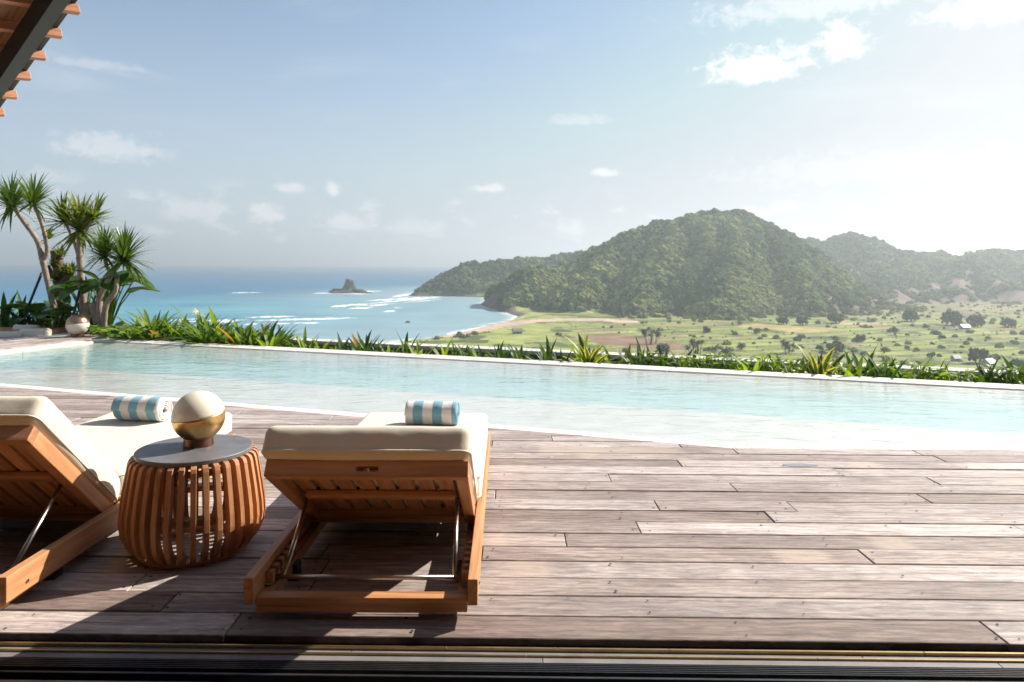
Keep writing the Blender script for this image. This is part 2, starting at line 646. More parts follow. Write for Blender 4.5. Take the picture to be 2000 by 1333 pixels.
DECK = m_deck()
TEAK_X, TEAK_Y, TEAK_Z = m_teak('teak_grain_across', 0), m_teak('teak_grain_along', 1), m_teak('teak_grain_upright', 2, (0.53, 0.258, 0.12), (0.30, 0.128, 0.056))
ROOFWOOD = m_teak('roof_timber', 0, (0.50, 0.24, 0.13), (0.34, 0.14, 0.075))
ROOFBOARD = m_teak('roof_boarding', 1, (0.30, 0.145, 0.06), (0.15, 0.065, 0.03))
FABRIC, TOWEL = m_fabric(), m_towel()
STEEL = m_simple('brushed_steel', (0.62, 0.58, 0.53), 0.28, 1.0, 0.15, 60, 0.05)
DARKSTEEL = m_simple('dark_painted_steel', (0.016, 0.019, 0.019), 0.5, 0.0, 0.25, 12)
BLACK = m_simple('black_plastic', (0.014, 0.014, 0.015), 0.45)
STONE = m_simple('grey_tabletop_stone', (0.17, 0.165, 0.175), 0.42, 0, 0.35, 14, 0.1, col2=(0.115, 0.11, 0.118))
OPAL = m_simple('opal_glass', (0.80, 0.74, 0.62), 0.24, 0, 0.06, 5, spec=0.5)
BRASS = m_simple('brushed_brass', (0.66, 0.43, 0.19), 0.33, 1.0, 0.2, 40, 0.06)
COPPER = m_simple('dark_copper', (0.20, 0.10, 0.075), 0.4, 1.0, 0.2, 40)
COPPERSHINE = m_simple('polished_copper', (0.50, 0.31, 0.19), 0.3, 1.0, 0.15, 30)
COPING = m_simple('pale_pool_stone', (0.74, 0.70, 0.65), 0.55, 0, 0.1, 9, 0.15, col2=(0.66, 0.61, 0.55), rnd=23)
PLASTER = m_simple('pale_pool_plaster', (0.70, 0.655, 0.63), 0.6, 0, 0.08, 5, 0.1, col2=(0.585, 0.55, 0.53))
WALLCAP = m_simple('pale_wall_capping', (0.66, 0.62, 0.57), 0.7, 0, 0.2, 6, 0.2, rnd=9)
RENDER = m_simple('olive_grey_render', (0.22, 0.21, 0.15), 0.85, 0, 0.35, 5, 0.3, col2=(0.12, 0.13, 0.08))
SOIL = m_simple('planter_soil', (0.045, 0.036, 0.024), 0.95, 0, 0.5, 18, 0.8, bdist=0.03)
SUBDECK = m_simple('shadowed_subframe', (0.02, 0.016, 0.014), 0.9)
WATER = m_water()
BRASSTRIM = m_simple('brass_track_rail', (0.52, 0.38, 0.19), 0.42, 1.0, 0.2, 30)
TRACKGREY = m_simple('grey_threshold_board', (0.23, 0.21, 0.205), 0.6, 0, 0.3, 9, 0.2, rnd=13)
TRACKDARK = m_simple('anodised_track', (0.07, 0.07, 0.075), 0.42, 0.6, 0.3, 20)
INTERIOR = m_simple('dark_interior_timber', (0.09, 0.06, 0.045), 0.6, 0, 0.3, 4)
ROOMFLOOR = m_teak('room_floor_timber', 0, (0.42, 0.25, 0.125), (0.30, 0.16, 0.08))
BARK = m_simple('pale_ringed_bark', (0.36, 0.28, 0.22), 0.85, 0, 0.4, 9, 0.7, col2=(0.20, 0.15, 0.115), bdist=0.01)
BARKD = m_simple('brown_bark', (0.17, 0.115, 0.085), 0.9, 0, 0.5, 14, 0.9, col2=(0.08, 0.055, 0.042), bdist=0.015)
LEAF_DRAC = m_leaf('dracaena_leaf', (0.055, 0.115, 0.03), (0.085, 0.15, 0.035), 0.3, 0.4)
LEAF_DRAC2 = m_leaf('dracaena_leaf_yellowish', (0.10, 0.16, 0.035), (0.16, 0.19, 0.05), 0.35, 0.4)
LEAF_LILY = m_leaf('lily_leaf', (0.075, 0.15, 0.03), (0.12, 0.20, 0.04), 0.38)
LEAF_DARK = m_leaf('dark_strap_leaf', (0.045, 0.095, 0.03), (0.065, 0.13, 0.035), 0.25)
LEAF_LIME = m_leaf('lime_leaf', (0.14, 0.24, 0.03), (0.20, 0.30, 0.045), 0.42)
LEAF_YEL = m_leaf('yellowing_leaf', (0.36, 0.22, 0.06), (0.42, 0.17, 0.05), 0.3)
LEAF_VAR = m_leaf('yellow_edged_leaf', (0.045, 0.095, 0.035), (0.07, 0.13, 0.04), 0.25, edge=(0.50, 0.46, 0.13))
LEAF_BIG = m_leaf('broad_dark_leaf', (0.032, 0.085, 0.022), (0.06, 0.13, 0.03), 0.3, 0.35)
PETAL = m_leaf('white_petal', (0.78, 0.75, 0.70), (0.72, 0.70, 0.66), 0.3)
CUSH = m_simple('beige_cushion', (0.72, 0.64, 0.54), 0.9, 0, 0.1, 8, 0.2)
FOLIAGE = m_simple('hill_forest', (0.10, 0.155, 0.048), 0.9, 0, 0.5, 0.9, 0.0, spec=0.1, col2=(0.026, 0.045, 0.018), detail=3, rnd=50)
FOLIAGE2 = m_simple('hill_scrub', (0.27, 0.295, 0.095), 0.9, 0, 0.4, 0.8, 0.0, spec=0.1, col2=(0.075, 0.095, 0.035), detail=3, rnd=50)
TREELEAF = m_simple('valley_tree_foliage', (0.10, 0.125, 0.05), 0.85, 0, 0.4, 0.7, spec=0.1, col2=(0.05, 0.07, 0.03), detail=3, rnd=50)
PALELEAF = m_simple('valley_palm_foliage', (0.13, 0.13, 0.08), 0.8, 0, 0.4, 0.7, spec=0.15, col2=(0.06, 0.07, 0.035), detail=3, rnd=50)
ROCK = m_simple('dark_sea_rock', (0.115, 0.10, 0.085), 0.9, 0, 0.5, 0.12, 0.6, col2=(0.05, 0.05, 0.04), bdist=2.0)
FOAM = m_simple('sea_foam', (0.82, 0.84, 0.84), 0.7, 0, 0.15, 0.15, 0.0)
HUTWALL = m_simple('hut_wall', (0.34, 0.31, 0.28), 0.8, 0, 0.2, 0.5)
ROOFWHITE = m_simple('pale_metal_roof', (0.62, 0.63, 0.65), 0.4, 0.0, 0.1, 0.5)
ROOFBLUE = m_simple('bluish_metal_roof', (0.38, 0.43, 0.50), 0.4, 0.0, 0.1, 0.5)
ROOFGREY = m_simple('grey_thatch_roof', (0.27, 0.25, 0.23), 0.9, 0.0, 0.2, 0.5)
GROUND = m_vcol('hill_and_field_ground', 0.95, 0.08, 0.05, 0.35, 3.0, 0.4)
SEA = m_vcol('sea_water', 0.42, 0.14, 0.018, 0.35, 1.0, 0.10, (0.5, 1.5, 1), 9)
PUDDLE = m_simple('shallow_puddle', (0.24, 0.23, 0.25), 0.12, 0.0, spec=0.6)
CONCRETE = m_simple('terrace_concrete', (0.3, 0.29, 0.27), 0.9, 0, 0.2, 2)

# ------------------------------------------------------------------ pool frame of reference
A18 = R(18.35)
SX = Vector((math.cos(A18), -math.sin(A18), 0))      # along the pool
NX = Vector((math.sin(A18), math.cos(A18), 0))       # across the pool, away from the house
N_NEAR, N_SHELF, N_FAR = 4.768, 6.10, 8.12
S_LEFT, S_RIGHT = -9.2, 8.0
RIM_W = 0.31
Z_WATER, Z_SHELF, Z_DEEP = -0.028, -0.054, -0.125
YK = 4.53                                             # the straight stretch of the near edge on the right


def SN(s, n, z=0.0):
    v = SX * s + NX * n
    v.z = z
    return v


def sn(p):
    return p[0] * SX.x + p[1] * SX.y, p[0] * NX.x + p[1] * NX.y


PLANK_ROT = -0.0101
KNEE = Vector((1.486, 4.53, 0))
KDIR = Vector((math.cos(PLANK_ROT), math.sin(PLANK_ROT), 0))


# ------------------------------------------------------------------ terrain: plan of the coast, hills, fields
Z_SEA = -60.0


def hash2(ix, iy, seed):
    h = (ix.astype(np.int64) * 374761393 + iy.astype(np.int64) * 668265263 + seed * 1442695041) & 0x7fffffff
    h = ((h ^ (h >> 13)) * 1274126177) & 0x7fffffff
    return ((h ^ (h >> 16)) & 0xffff) / 65535.0


def vnoise(x, y, seed=0):
    ix, iy = np.floor(x), np.floor(y)
    fx, fy = x - ix, y - iy
    fx, fy = fx * fx * (3 - 2 * fx), fy * fy * (3 - 2 * fy)
    a, b = hash2(ix, iy, seed), hash2(ix + 1, iy, seed)
    c, d = hash2(ix, iy + 1, seed), hash2(ix + 1, iy + 1, seed)
    return (a * (1 - fx) + b * fx) * (1 - fy) + (c * (1 - fx) + d * fx) * fy


def fbm(x, y, oct=5, seed=0, ridged=False):
    t, amp, tot = 0, 1.0, 0
    for k in range(oct):
        n = vnoise(x * 2 ** k + 17.3 * k, y * 2 ** k - 9.1 * k, seed + k)
        if ridged:
            n = 1 - np.abs(2 * n - 1)
        t = t + n * amp
        tot += amp
        amp *= 0.5
    return t / tot


SEA_POLY = np.array([(-12000, 300), (-400, 400), (-180, 470), (-95, 528), (-62, 570), (-44, 610), (-19, 682), (7, 757), (13, 800), (2, 843), (-19, 947),
                     (-38, 1043), (-30, 1150), (-40, 1240), (-100, 1262), (-168, 1272), (-185, 1310), (-160, 1420), (-60, 1650), (200, 2000), (900, 2700),
                     (2500, 4200), (2500, 30000), (-30000, 30000), (-30000, 300)], float)


def poly_sd(x, y, poly):
    """signed distance, positive outside the polygon"""
    d = np.full(x.shape, 1e18)
    inside = np.zeros(x.shape, bool)
    n = len(poly)
    for i in range(n):
        x1, y1 = poly[i]
        x2, y2 = poly[(i + 1) % n]
        ex, ey = x2 - x1, y2 - y1
        t = np.clip(((x - x1) * ex + (y - y1) * ey) / (ex * ex + ey * ey), 0, 1)
        d = np.minimum(d, (x - x1 - t * ex) ** 2 + (y - y1 - t * ey) ** 2)
        c = ((y1 > y) != (y2 > y)) & (x < (x2 - x1) * (y - y1) / (y2 - y1 + 1e-12) + x1)
        inside ^= c
    return np.sqrt(d) * np.where(inside, -1, 1)


def ridge(pts, wk, w0):
    return ([Q(px, py, d) for px, py, d in pts], wk, w0)


RIDGES = [
    ridge([(826, 566, 1300), (838, 549, 1310), (862, 537, 1330), (905, 517, 1345), (950, 508, 1360), (1000, 498, 1390), (1050, 494, 1420), (1110, 488, 1450), (1200, 480, 1460)], 1.05, 38),
    ridge([(955, 575, 960), (975, 557, 970), (1000, 541, 980), (1030, 523, 985), (1060, 511, 990), (1110, 494, 1000), (1150, 487, 1000), (1200, 465, 1000), (1250, 455, 1005), (1300, 442, 1010),
           (1350, 427, 1015), (1400, 416, 1020), (1450, 413, 1020), (1480, 421, 1015), (1505, 436, 1010), (1540, 463, 1000), (1580, 490, 985), (1640, 535, 955), (1690, 572, 925), (1740, 602, 890)], 1.45, 45),
    ridge([(1200, 466, 1000), (1165, 503, 930), (1130, 543, 870), (1105, 590, 830)], 0.95, 24),
    ridge([(1330, 436, 1012), (1302, 470, 925), (1278, 518, 845), (1258, 580, 775)], 0.95, 24),
    ridge([(1450, 416, 1020), (1442, 452, 935), (1424, 500, 855), (1402, 570, 775), (1392, 612, 730)], 0.95, 24),
    ridge([(1505, 437, 1010), (1535, 478, 935), (1553, 525, 865), (1566, 590, 790)], 0.95, 24),
    ridge([(1590, 497, 980), (1625, 548, 890), (1645, 592, 820)], 0.95, 22),
    ridge([(1060, 512, 990), (1030, 547, 935), (1002, 588, 885)], 0.9, 22),
    ridge([(1400, 418, 1018), (1372, 462, 930), (1350, 515, 850)], 0.85, 20),
    ridge([(1500, 488, 1450), (1560, 474, 1450), (1600, 469, 1450), (1660, 462, 1450), (1700, 469, 1440), (1740, 488, 1420), (1800, 492, 1400), (1850, 494, 1380), (1890, 483, 1370), (1940, 485, 1370),
           (2000, 487, 1380), (2100, 474, 1400), (2300, 450, 1450), (2700, 430, 1500)], 1.6, 60),
    ridge([(1600, 470, 1450), (1640, 515, 1280), (1680, 565, 1120)], 1.0, 30),
    ridge([(1660, 463, 1450), (1712, 512, 1290), (1745, 560, 1130), (1770, 595, 1020)], 1.0, 32),
    ridge([(1740, 489, 1420), (1800, 530, 1250), (1830, 570, 1120)], 1.0, 30),
    ridge([(1890, 484, 1370), (1905, 505, 1250), (1940, 540, 1120), (1985, 585, 1000)], 1.1, 34),
    ridge([(1905, 505, 1250), (1860, 550, 1130), (1830, 592, 1020)], 0.95, 30),
    ridge([(2000, 488, 1380), (2050, 520, 1230), (2110, 570, 1080)], 1.1, 34),
]


def hill_height(x, y):
    """height of the hills above the valley floor, and share of the ridge height"""
    wx = x + (fbm(x / 90, y / 90, 3, 5) - 0.5) * 46
    wy = y + (fbm(x / 90, y / 90, 3, 15) - 0.5) * 46
    acc = np.zeros(x.shape)
    for pts, wk, w0 in RIDGES:
        best = np.zeros(x.shape)
        dmin = np.full(x.shape, 1e9)
        for a, b in zip(pts[:-1], pts[1:]):
            ex, ey = b.x - a.x, b.y - a.y
            t = np.clip(((wx - a.x) * ex + (wy - a.y) * ey) / (ex * ex + ey * ey), 0, 1)
            d = np.hypot(wx - a.x - t * ex, wy - a.y - t * ey)
            hr = a.z + (b.z - a.z) * t - Z_SEA
            w = np.maximum(hr, 4) * wk + w0
            k = np.clip(1 - d / w, 0, 1)
            k = k * 0.55 + 0.45 * k * k * (3 - 2 * k)
            best = np.where(d < dmin, hr * k, best)
            dmin = np.minimum(d, dmin)
        # soft maximum
        acc = np.where(best > acc, best + 0.08 * acc * np.clip(acc / (best + 1e-6), 0, 1) ** 6 * 0.2, acc)
    return acc


def terrain(x, y):
    sd = poly_sd(x, y, SEA_POLY)
    hh = hill_height(x, y)
    g = fbm(x / 70, y / 70, 4, 31, True)
    g2 = fbm(x / 165, y / 210, 3, 37, True)
    hh = hh - (g - 0.45) * np.clip(hh, 0, 60) * 0.22 - (g2 - 0.52) * np.clip(hh, 0, 80) * (1 - 0.75 * np.clip(hh / 125, 0, 1) ** 2) * 0.85
    floor = 1.0 + 2.2 * np.clip(sd / 60, 0, 1) + np.clip((x - 100) / 600, 0, 1) * 3 + (fbm(x / 160, y / 160, 3, 3) - 0.5) * 3.5
    shore = np.clip((sd + 4) / 14, 0, 1)
    h = np.maximum(hh, floor) * shore + np.clip(sd, -40, 0) * 0.12 - (1 - shore) * 1.5
    d = np.hypot(x, y)
    # the slope the villa stands on
    near = -2.6 - 0.2 * (d - 11)
    z = Z_SEA + h
    z = np.maximum(z, np.where(d < 330, near, -999))
    return z, hh, sd


FIELD_BROWN = np.array([P(1140, 655, -57)[:2], P(1195, 650, -57)[:2], P(1255, 660, -57)[:2], P(1330, 672, -57)[:2], P(1330, 680, -57)[:2], P(1270, 680, -57)[:2], P(1170, 672, -57)[:2]])
FIELD_YELLOW = np.array([P(1432, 641, -57)[:2], P(1480, 636, -57)[:2], P(1560, 641, -57)[:2], P(1642, 648, -57)[:2], P(1560, 653, -57)[:2], P(1500, 646, -57)[:2]])
FIELD_LINE = np.array([P(1640, 634, -57)[:2], P(1730, 635, -57)[:2], P(1735, 640, -57)[:2], P(1640, 638, -57)[:2]])
BEACH = [P(884, 655, -59), P(950, 641, -59), P(1010, 633, -59), P(1080, 629, -59), P(1150, 629, -59), P(1215, 632, -59)]


def land_colour(x, y, z, hh, sd):
    n = x.shape
    col = np.zeros(n + (3,))

    def C3(c):
        return np.array(c)
    big = fbm(x / 55, y / 38, 4, 61)[..., None]
    small = fbm(x / 9, y / 9, 4, 67)[..., None]
    col[:] = C3((0.285, 0.315, 0.11)) * (0.72 + 0.6 * big)
    # patchwork of paddies
    cx, cy = x * 0.94 + y * 0.34, -x * 0.34 + y * 0.94
    cell = hash2(np.floor(cx / 46 + 0.3 * np.sin(cy / 40)), np.floor(cy / 21 + 0.4 * np.sin(cx / 60)), 5)[..., None]
    tones = np.where(cell < 0.35, C3((0.235, 0.26, 0.08)), np.where(cell < 0.6, C3((0.265, 0.285, 0.10)), np.where(cell < 0.8, C3((0.17, 0.185, 0.07)), np.where(cell < 0.93, C3((0.25, 0.22, 0.11)), C3((0.27, 0.20, 0.135))))))
    w = np.clip((x - 20) / 60, 0, 1)[..., None] * 0.75
    col = col * (1 - w) + tones * (0.8 + 0.4 * small) * w
    bund = (np.minimum((cy / 21 + 0.4 * np.sin(cx / 60)) % 1, 1 - (cy / 21 + 0.4 * np.sin(cx / 60)) % 1) < 0.09)[..., None]
    col = np.where(bund & (x > 60)[..., None], C3((0.10, 0.125, 0.05)), col)
    scrub = (fbm(x / 26, y / 26, 4, 71) > 0.60)[..., None]
    col = np.where(scrub, C3((0.10, 0.125, 0.05)) * (0.7 + 0.6 * small), col)
    # far end of the valley, drier
    dry = np.clip((y - 640 - 0.15 * x) / 120, 0, 1)[..., None] * np.clip((x - 260) / 80, 0, 1)[..., None]
    col = col * (1 - 0.6 * dry) + C3((0.22, 0.19, 0.12)) * (0.6 + 0.7 * big) * 0.6 * dry
    for poly, c in ((FIELD_BROWN, (0.235, 0.15, 0.105)), (FIELD_YELLOW, (0.36, 0.30, 0.12)), (FIELD_LINE, (0.40, 0.30, 0.21))):
        ins = (poly_sd(x, y, poly) < (small[..., 0] - 0.5) * 5)[..., None]
        col = np.where(ins, C3(c) * (0.8 + 0.4 * small), col)
    # beach sand
    bd = np.full(n, 1e9)
    for a, b in zip(BEACH[:-1], BEACH[1:]):
        ex, ey = b.x - a.x, b.y - a.y
        t = np.clip(((x - a.x) * ex + (y - a.y) * ey) / (ex * ex + ey * ey), 0, 1)
        bd = np.minimum(bd, np.hypot(x - a.x - t * ex, y - a.y - t * ey))
    sand = ((bd < 17 + 14 * (small[..., 0] - 0.5)) | ((sd < 14) & (y > 600) & (y < 770) & (sd > -30)))[..., None]
    col = np.where(sand, C3((0.50, 0.375, 0.285)) * (0.85 + 0.3 * small), col)
    # hills
    forest = np.clip((hh - 7) / 6, 0, 1)[..., None]
    fc = C3((0.06, 0.075, 0.032)) * (0.6 + 0.8 * small)
    grass = np.clip((fbm(x / 60, y / 60, 5, 91) - 0.50) / 0.06, 0, 1)[..., None] * np.clip((x - 380) / 250, 0.0, 1)[..., None]
    fc = fc * (1 - grass) + C3((0.17, 0.165, 0.075)) * (0.7 + 0.6 * big) * grass
    col = col * (1 - forest) + fc * forest
    bare = bare_mask(x, y, hh)[..., None]
    col = col * (1 - bare) + C3((0.19, 0.135, 0.115)) * (0.6 + 0.7 * small) * bare
    # rocks along the foot of the headlands
    rocky = ((sd < 16) & (sd > -25) & (y > 800))[..., None]
    col = np.where(rocky, C3((0.13, 0.11, 0.09)) * (0.6 + 0.8 * small), col)
    return col


def bare_mask(x, y, hh):
    u = x / np.maximum(y, 1)
    e = fbm(x / 45, y / 45, 4, 83)
    a = np.clip((u - 0.37) / 0.05, 0, 1) * np.clip((hh - 3) / 4, 0, 1) * np.clip((30 + 44 * (e - 0.5) * 2 - hh) / 6, 0, 1)
    b = np.clip((u - 0.60) / 0.05, 0, 1) * np.clip((38 + 50 * (e - 0.5) * 2 - hh) / 8, 0, 1) * np.clip((hh - 3) / 4, 0, 1)
    return np.maximum(a, b)


def sheet(name, x, y, z, col, mat):
    r, c = x.shape
    v = np.stack([x.ravel(), y.ravel(), z.ravel()], 1)
    i = np.arange(r * c).reshape(r, c)
    f = np.stack([i[:-1, :-1], i[:-1, 1:], i[1:, 1:], i[1:, :-1]], -1).reshape(-1, 4)
    me = bpy.data.meshes.new(name)
    me.vertices.add(len(v))
    me.vertices.foreach_set('co', v.ravel().astype(np.float32))
    me.loops.add(f.size)
    me.loops.foreach_set('vertex_index', f.ravel().astype(np.int32))
    me.polygons.add(len(f))
    me.polygons.foreach_set('loop_start', np.arange(0, f.size, 4, dtype=np.int32))
    me.polygons.foreach_set('loop_total', np.full(len(f), 4, np.int32))
    me.polygons.foreach_set('use_smooth', np.ones(len(f), bool))
    me.update()
    me.validate()
    if col is not None:
        a = me.color_attributes.new('Col', 'FLOAT_COLOR', 'POINT')
        a.data.foreach_set('color', np.concatenate([col.reshape(-1, 3), np.ones((r * c, 1))], 1).ravel().astype(np.float32))
    return obj(name, me, mat)


def build_land():
    az = np.radians(np.concatenate([np.arange(-75, -14, 1.5), np.arange(-13, 46, 0.085), np.arange(46, 80, 1.5)]))
    d = np.concatenate([np.arange(11, 340, 12), np.arange(340, 1100, 3.6), np.arange(1100, 2050, 9), np.arange(2050, 4300, 70)])
    D, Z = np.meshgrid(d, az, indexing='ij')
    x, y = D * np.sin(Z), D * np.cos(Z)
    z, hh, sd = terrain(x, y)
    col = land_colour(x, y, z, hh, sd)
    tag(sheet('ground', x, y, z, col, GROUND), kind='structure')
    # sea
    az = np.radians(np.concatenate([np.arange(-80, -42, 2), np.arange(-42, 6, 0.16), np.arange(6, 80, 2.5)]))
    d = np.concatenate([np.arange(250, 560, 20), np.arange(560, 1500, 5), np.geomspace(1505, 12500, 90)])
    D, Z = np.meshgrid(d, az, indexing='ij')
    x, y = D * np.sin(Z), D * np.cos(Z)
    sd = -poly_sd(x, y, SEA_POLY)
    n1 = fbm(x / 60, y / 190, 4, 7)[..., None]
    n2 = fbm(x / 260, y / 420, 4, 9)
    sh = np.clip(1 - (sd + 160 * (n2 - 0.5)) / 420, 0, 1)[..., None] ** 1.3
    far = np.clip((D - 900) / 2600, 0, 1)[..., None]
    deep = np.array((0.03, 0.165, 0.275)) * (1 - far) + np.array((0.018, 0.115, 0.235)) * far
    mid = np.clip(1 - np.abs(D - 950) / 500, 0, 1)[..., None]
    deep = deep * (1 - mid * 0.75) + np.array((0.065, 0.28, 0.345)) * mid * 0.75
    col = deep * (1 - sh) + np.array((0.25, 0.36, 0.40)) * sh
    streak = np.clip((fbm(x / 120, y / 26, 4, 77)[..., None] - 0.5) * 5, 0, 1) * mid
    col = col * (1 - 0.4 * streak) + np.array((0.24, 0.42, 0.45)) * 0.4 * streak
    col = col * (0.82 + 0.36 * n1)
    wash = np.clip(1 - sd / 10, 0, 1)[..., None] * (fbm(x / 14, y / 14, 3, 12) > 0.45)[..., None]
    col = col * (1 - wash * 0.7) + np.array((0.75, 0.77, 0.76)) * wash * 0.7
    tag(sheet('sea', x, y, np.full(x.shape, Z_SEA), col, SEA), kind='structure')


build_land()


def hit(px, py):
    """where the line of sight through a photo pixel meets the land"""
    ds = np.linspace(340, 2200, 1900)
    x = (px - X0) / F_PX * ds
    zr = CAM_H + (el_line(px) - py) / F_PX * ds
    z, _, _ = terrain(x, ds)
    k = np.argmax(z > zr)
    return Vector((x[k], ds[k], z[k]))


# ------------------------------------------------------------------ forest (one mass) and lone trees
def crown_mesh(name, seed, mat, sub=2, lump=0.35, squash=0.8):
    bm = bmesh.new()
    bmesh.ops.create_icosphere(bm, subdivisions=sub, radius=1.0)
    for v in bm.verts:
        p = v.co.copy()
        k = 1 + lump * (mnoise.noise(p * 1.7 + Vector((seed, 0, 0))) + 0.7 * mnoise.noise(p * 3.9 + Vector((0, seed, 0))) + 0.5 * mnoise.noise(p * 8.5 + Vector((0, 0, seed))))
        v.co = Vector((p.x * k, p.y * k, p.z * k * squash))
    me = bpy.data.meshes.new(name)
    bm.to_mesh(me)
    bm.free()
    me.materials.append(mat)
    return me


def scatter(name, label, cat, pts, scl, pick, protos):
    me = bpy.data.meshes.new(name)
    me.vertices.add(len(pts))
    me.vertices.foreach_set('co', np.asarray(pts, np.float32).ravel())
    a = me.attributes.new('size', 'FLOAT', 'POINT')
    a.data.foreach_set('value', np.asarray(scl, np.float32))
    a = me.attributes.new('pick', 'INT', 'POINT')
    a.data.foreach_set('value', np.asarray(pick, np.int32))
    a = me.attributes.new('turn', 'FLOAT', 'POINT')
    a.data.foreach_set('value', np.random.RandomState(3).rand(len(pts)).astype(np.float32) * 6.28)
    o = obj(name, me)
    tag(o, label, cat, kind='stuff')
    pc = bpy.data.collections.new(name + '_shapes')
    for i, pm in enumerate(protos):
        po = bpy.data.objects.new('shape_%02d' % i, pm)
        pc.objects.link(po)
    ng = bpy.data.node_groups.new(name + '_nodes', 'GeometryNodeTree')
    ng.interface.new_socket('Geometry', in_out='INPUT', socket_type='NodeSocketGeometry')
    ng.interface.new_socket('Geometry', in_out='OUTPUT', socket_type='NodeSocketGeometry')
    gi, go = ng.nodes.new('NodeGroupInput'), ng.nodes.new('NodeGroupOutput')
    inst = ng.nodes.new('GeometryNodeInstanceOnPoints')
    ci = ng.nodes.new('GeometryNodeCollectionInfo')
    ci.inputs['Collection'].default_value = pc
    ci.inputs['Separate Children'].default_value = True
    ci.inputs['Reset Children'].default_value = True

    def att(nm, ty):
        n = ng.nodes.new('GeometryNodeInputNamedAttribute')
        n.data_type = ty
        n.inputs['Name'].default_value = nm
        return n.outputs['Attribute']
    cx = ng.nodes.new('ShaderNodeCombineXYZ')
    ng.links.new(att('turn', 'FLOAT'), cx.inputs[2])
    ng.links.new(gi.outputs[0], inst.inputs['Points'])
    ng.links.new(ci.outputs[0], inst.inputs['Instance'])
    inst.inputs['Pick Instance'].default_value = True
    ng.links.new(att('pick', 'INT'), inst.inputs['Instance Index'])
    ng.links.new(att('size', 'FLOAT'), inst.inputs['Scale'])
    ng.links.new(cx.outputs[0], inst.inputs['Rotation'])
    ng.links.new(inst.outputs[0], go.inputs[0])
    md = o.modifiers.new('scatter', 'NODES')
    md.node_group = ng
    return o


def build_forest():
    rs = np.random.RandomState(11)
    protos = [crown_mesh('canopy', 3 + i * 7.7, FOLIAGE if i < 4 else FOLIAGE2, 3, 0.42, 0.85) for i in range(6)]

    def batch(n, u0, u1, y0, y1, rad, keep):
        u = rs.uniform(u0, u1, n)
        # uniform in area: y density proportional to y
        y = np.sqrt(rs.uniform(y0 * y0, y1 * y1, n))
        x = u * y
        z, hh, sd = terrain(x, y)
        bare = bare_mask(x, y, hh)
        grass = np.clip((fbm(x / 60, y / 60, 5, 91) - 0.50) / 0.06, 0, 1) * np.clip((x - 380) / 250, 0.0, 1)
        dens = np.clip((hh - 6) / 5, 0, 1) * (1 - 0.95 * bare) * (1 - 0.8 * grass) * keep
        ok = (rs.rand(n) < dens) & (sd > 8)
        x, y, z = x[ok], y[ok], z[ok]
        patch = fbm(x / 75, y / 75, 4, 41)
        r = rad * (0.45 + 1.0 * rs.rand(len(x)) ** 2.2) * (0.7 + 0.6 * patch) * np.where(rs.rand(len(x)) < 0.04, 1.6, 1.0)
        pick = np.where(rs.rand(len(x)) < np.clip((patch - 0.42) * 4.5, 0.06, 0.92), rs.randint(4, 6, len(x)), rs.randint(0, 4, len(x)))
        return np.stack([x, y, z + r * 0.35], 1), r, pick
    b = [batch(76000, -0.08, 0.62, 660, 1060, 3.5, 1.0), batch(12000, -0.15, 0.35, 1180, 1480, 4.2, 1.0), batch(44000, 0.36, 0.86, 960, 1500, 4.0, 0.9)]
    pts = np.concatenate([k[0] for k in b])
    scatter('hill_forest', 'dense green forest covering the hills around the bay', 'forest', pts, np.concatenate([k[1] for k in b]), np.concatenate([k[2] for k in b]), protos)
    # scrub on the valley floor, thick along the foot of the hill
    n = 9000
    u = rs.uniform(-0.14, 0.8, n)
    y = np.sqrt(rs.uniform(390 ** 2, 1000 ** 2, n))
    x = u * y
    z, hh, sd = terrain(x, y)
    f = fbm(x / 40, y / 16, 4, 55)
    foot = np.clip(1 - np.abs(hh - 5) / 6, 0, 1) * (u > 0.16)
    right = np.clip((u - 0.28) / 0.2, 0, 1)
    coast = (sd < 34) & (sd > 16) & (y < 600)
    p = np.clip((f - 0.58) * 8, 0, 1) * (0.025 + 0.16 * right) + 0.75 * foot + 0.9 * coast
    sandy = (y > 590) & (y < 780) & (sd < 30)
    inb = poly_sd(x, y, FIELD_BROWN) < 4
    iny = poly_sd(x, y, FIELD_YELLOW) < 4
    ok = (rs.rand(n) < p) & (sd > 10) & (hh < 14) & ~sandy & ~inb & ~iny
    x, y, z = x[ok], y[ok], z[ok]
    r = 0.6 + 2.3 * rs.rand(len(x)) ** 3.0 + 1.5 * (foot[ok] > 0.3)
    scatter('valley_scrub', 'low bushes scattered over the valley fields', 'bushes', np.stack([x, y, z + r * 0.3], 1), r, np.where(rs.rand(len(x)) < 0.7, rs.randint(4, 6, len(x)), rs.randint(0, 4, len(x))), protos)


build_forest()


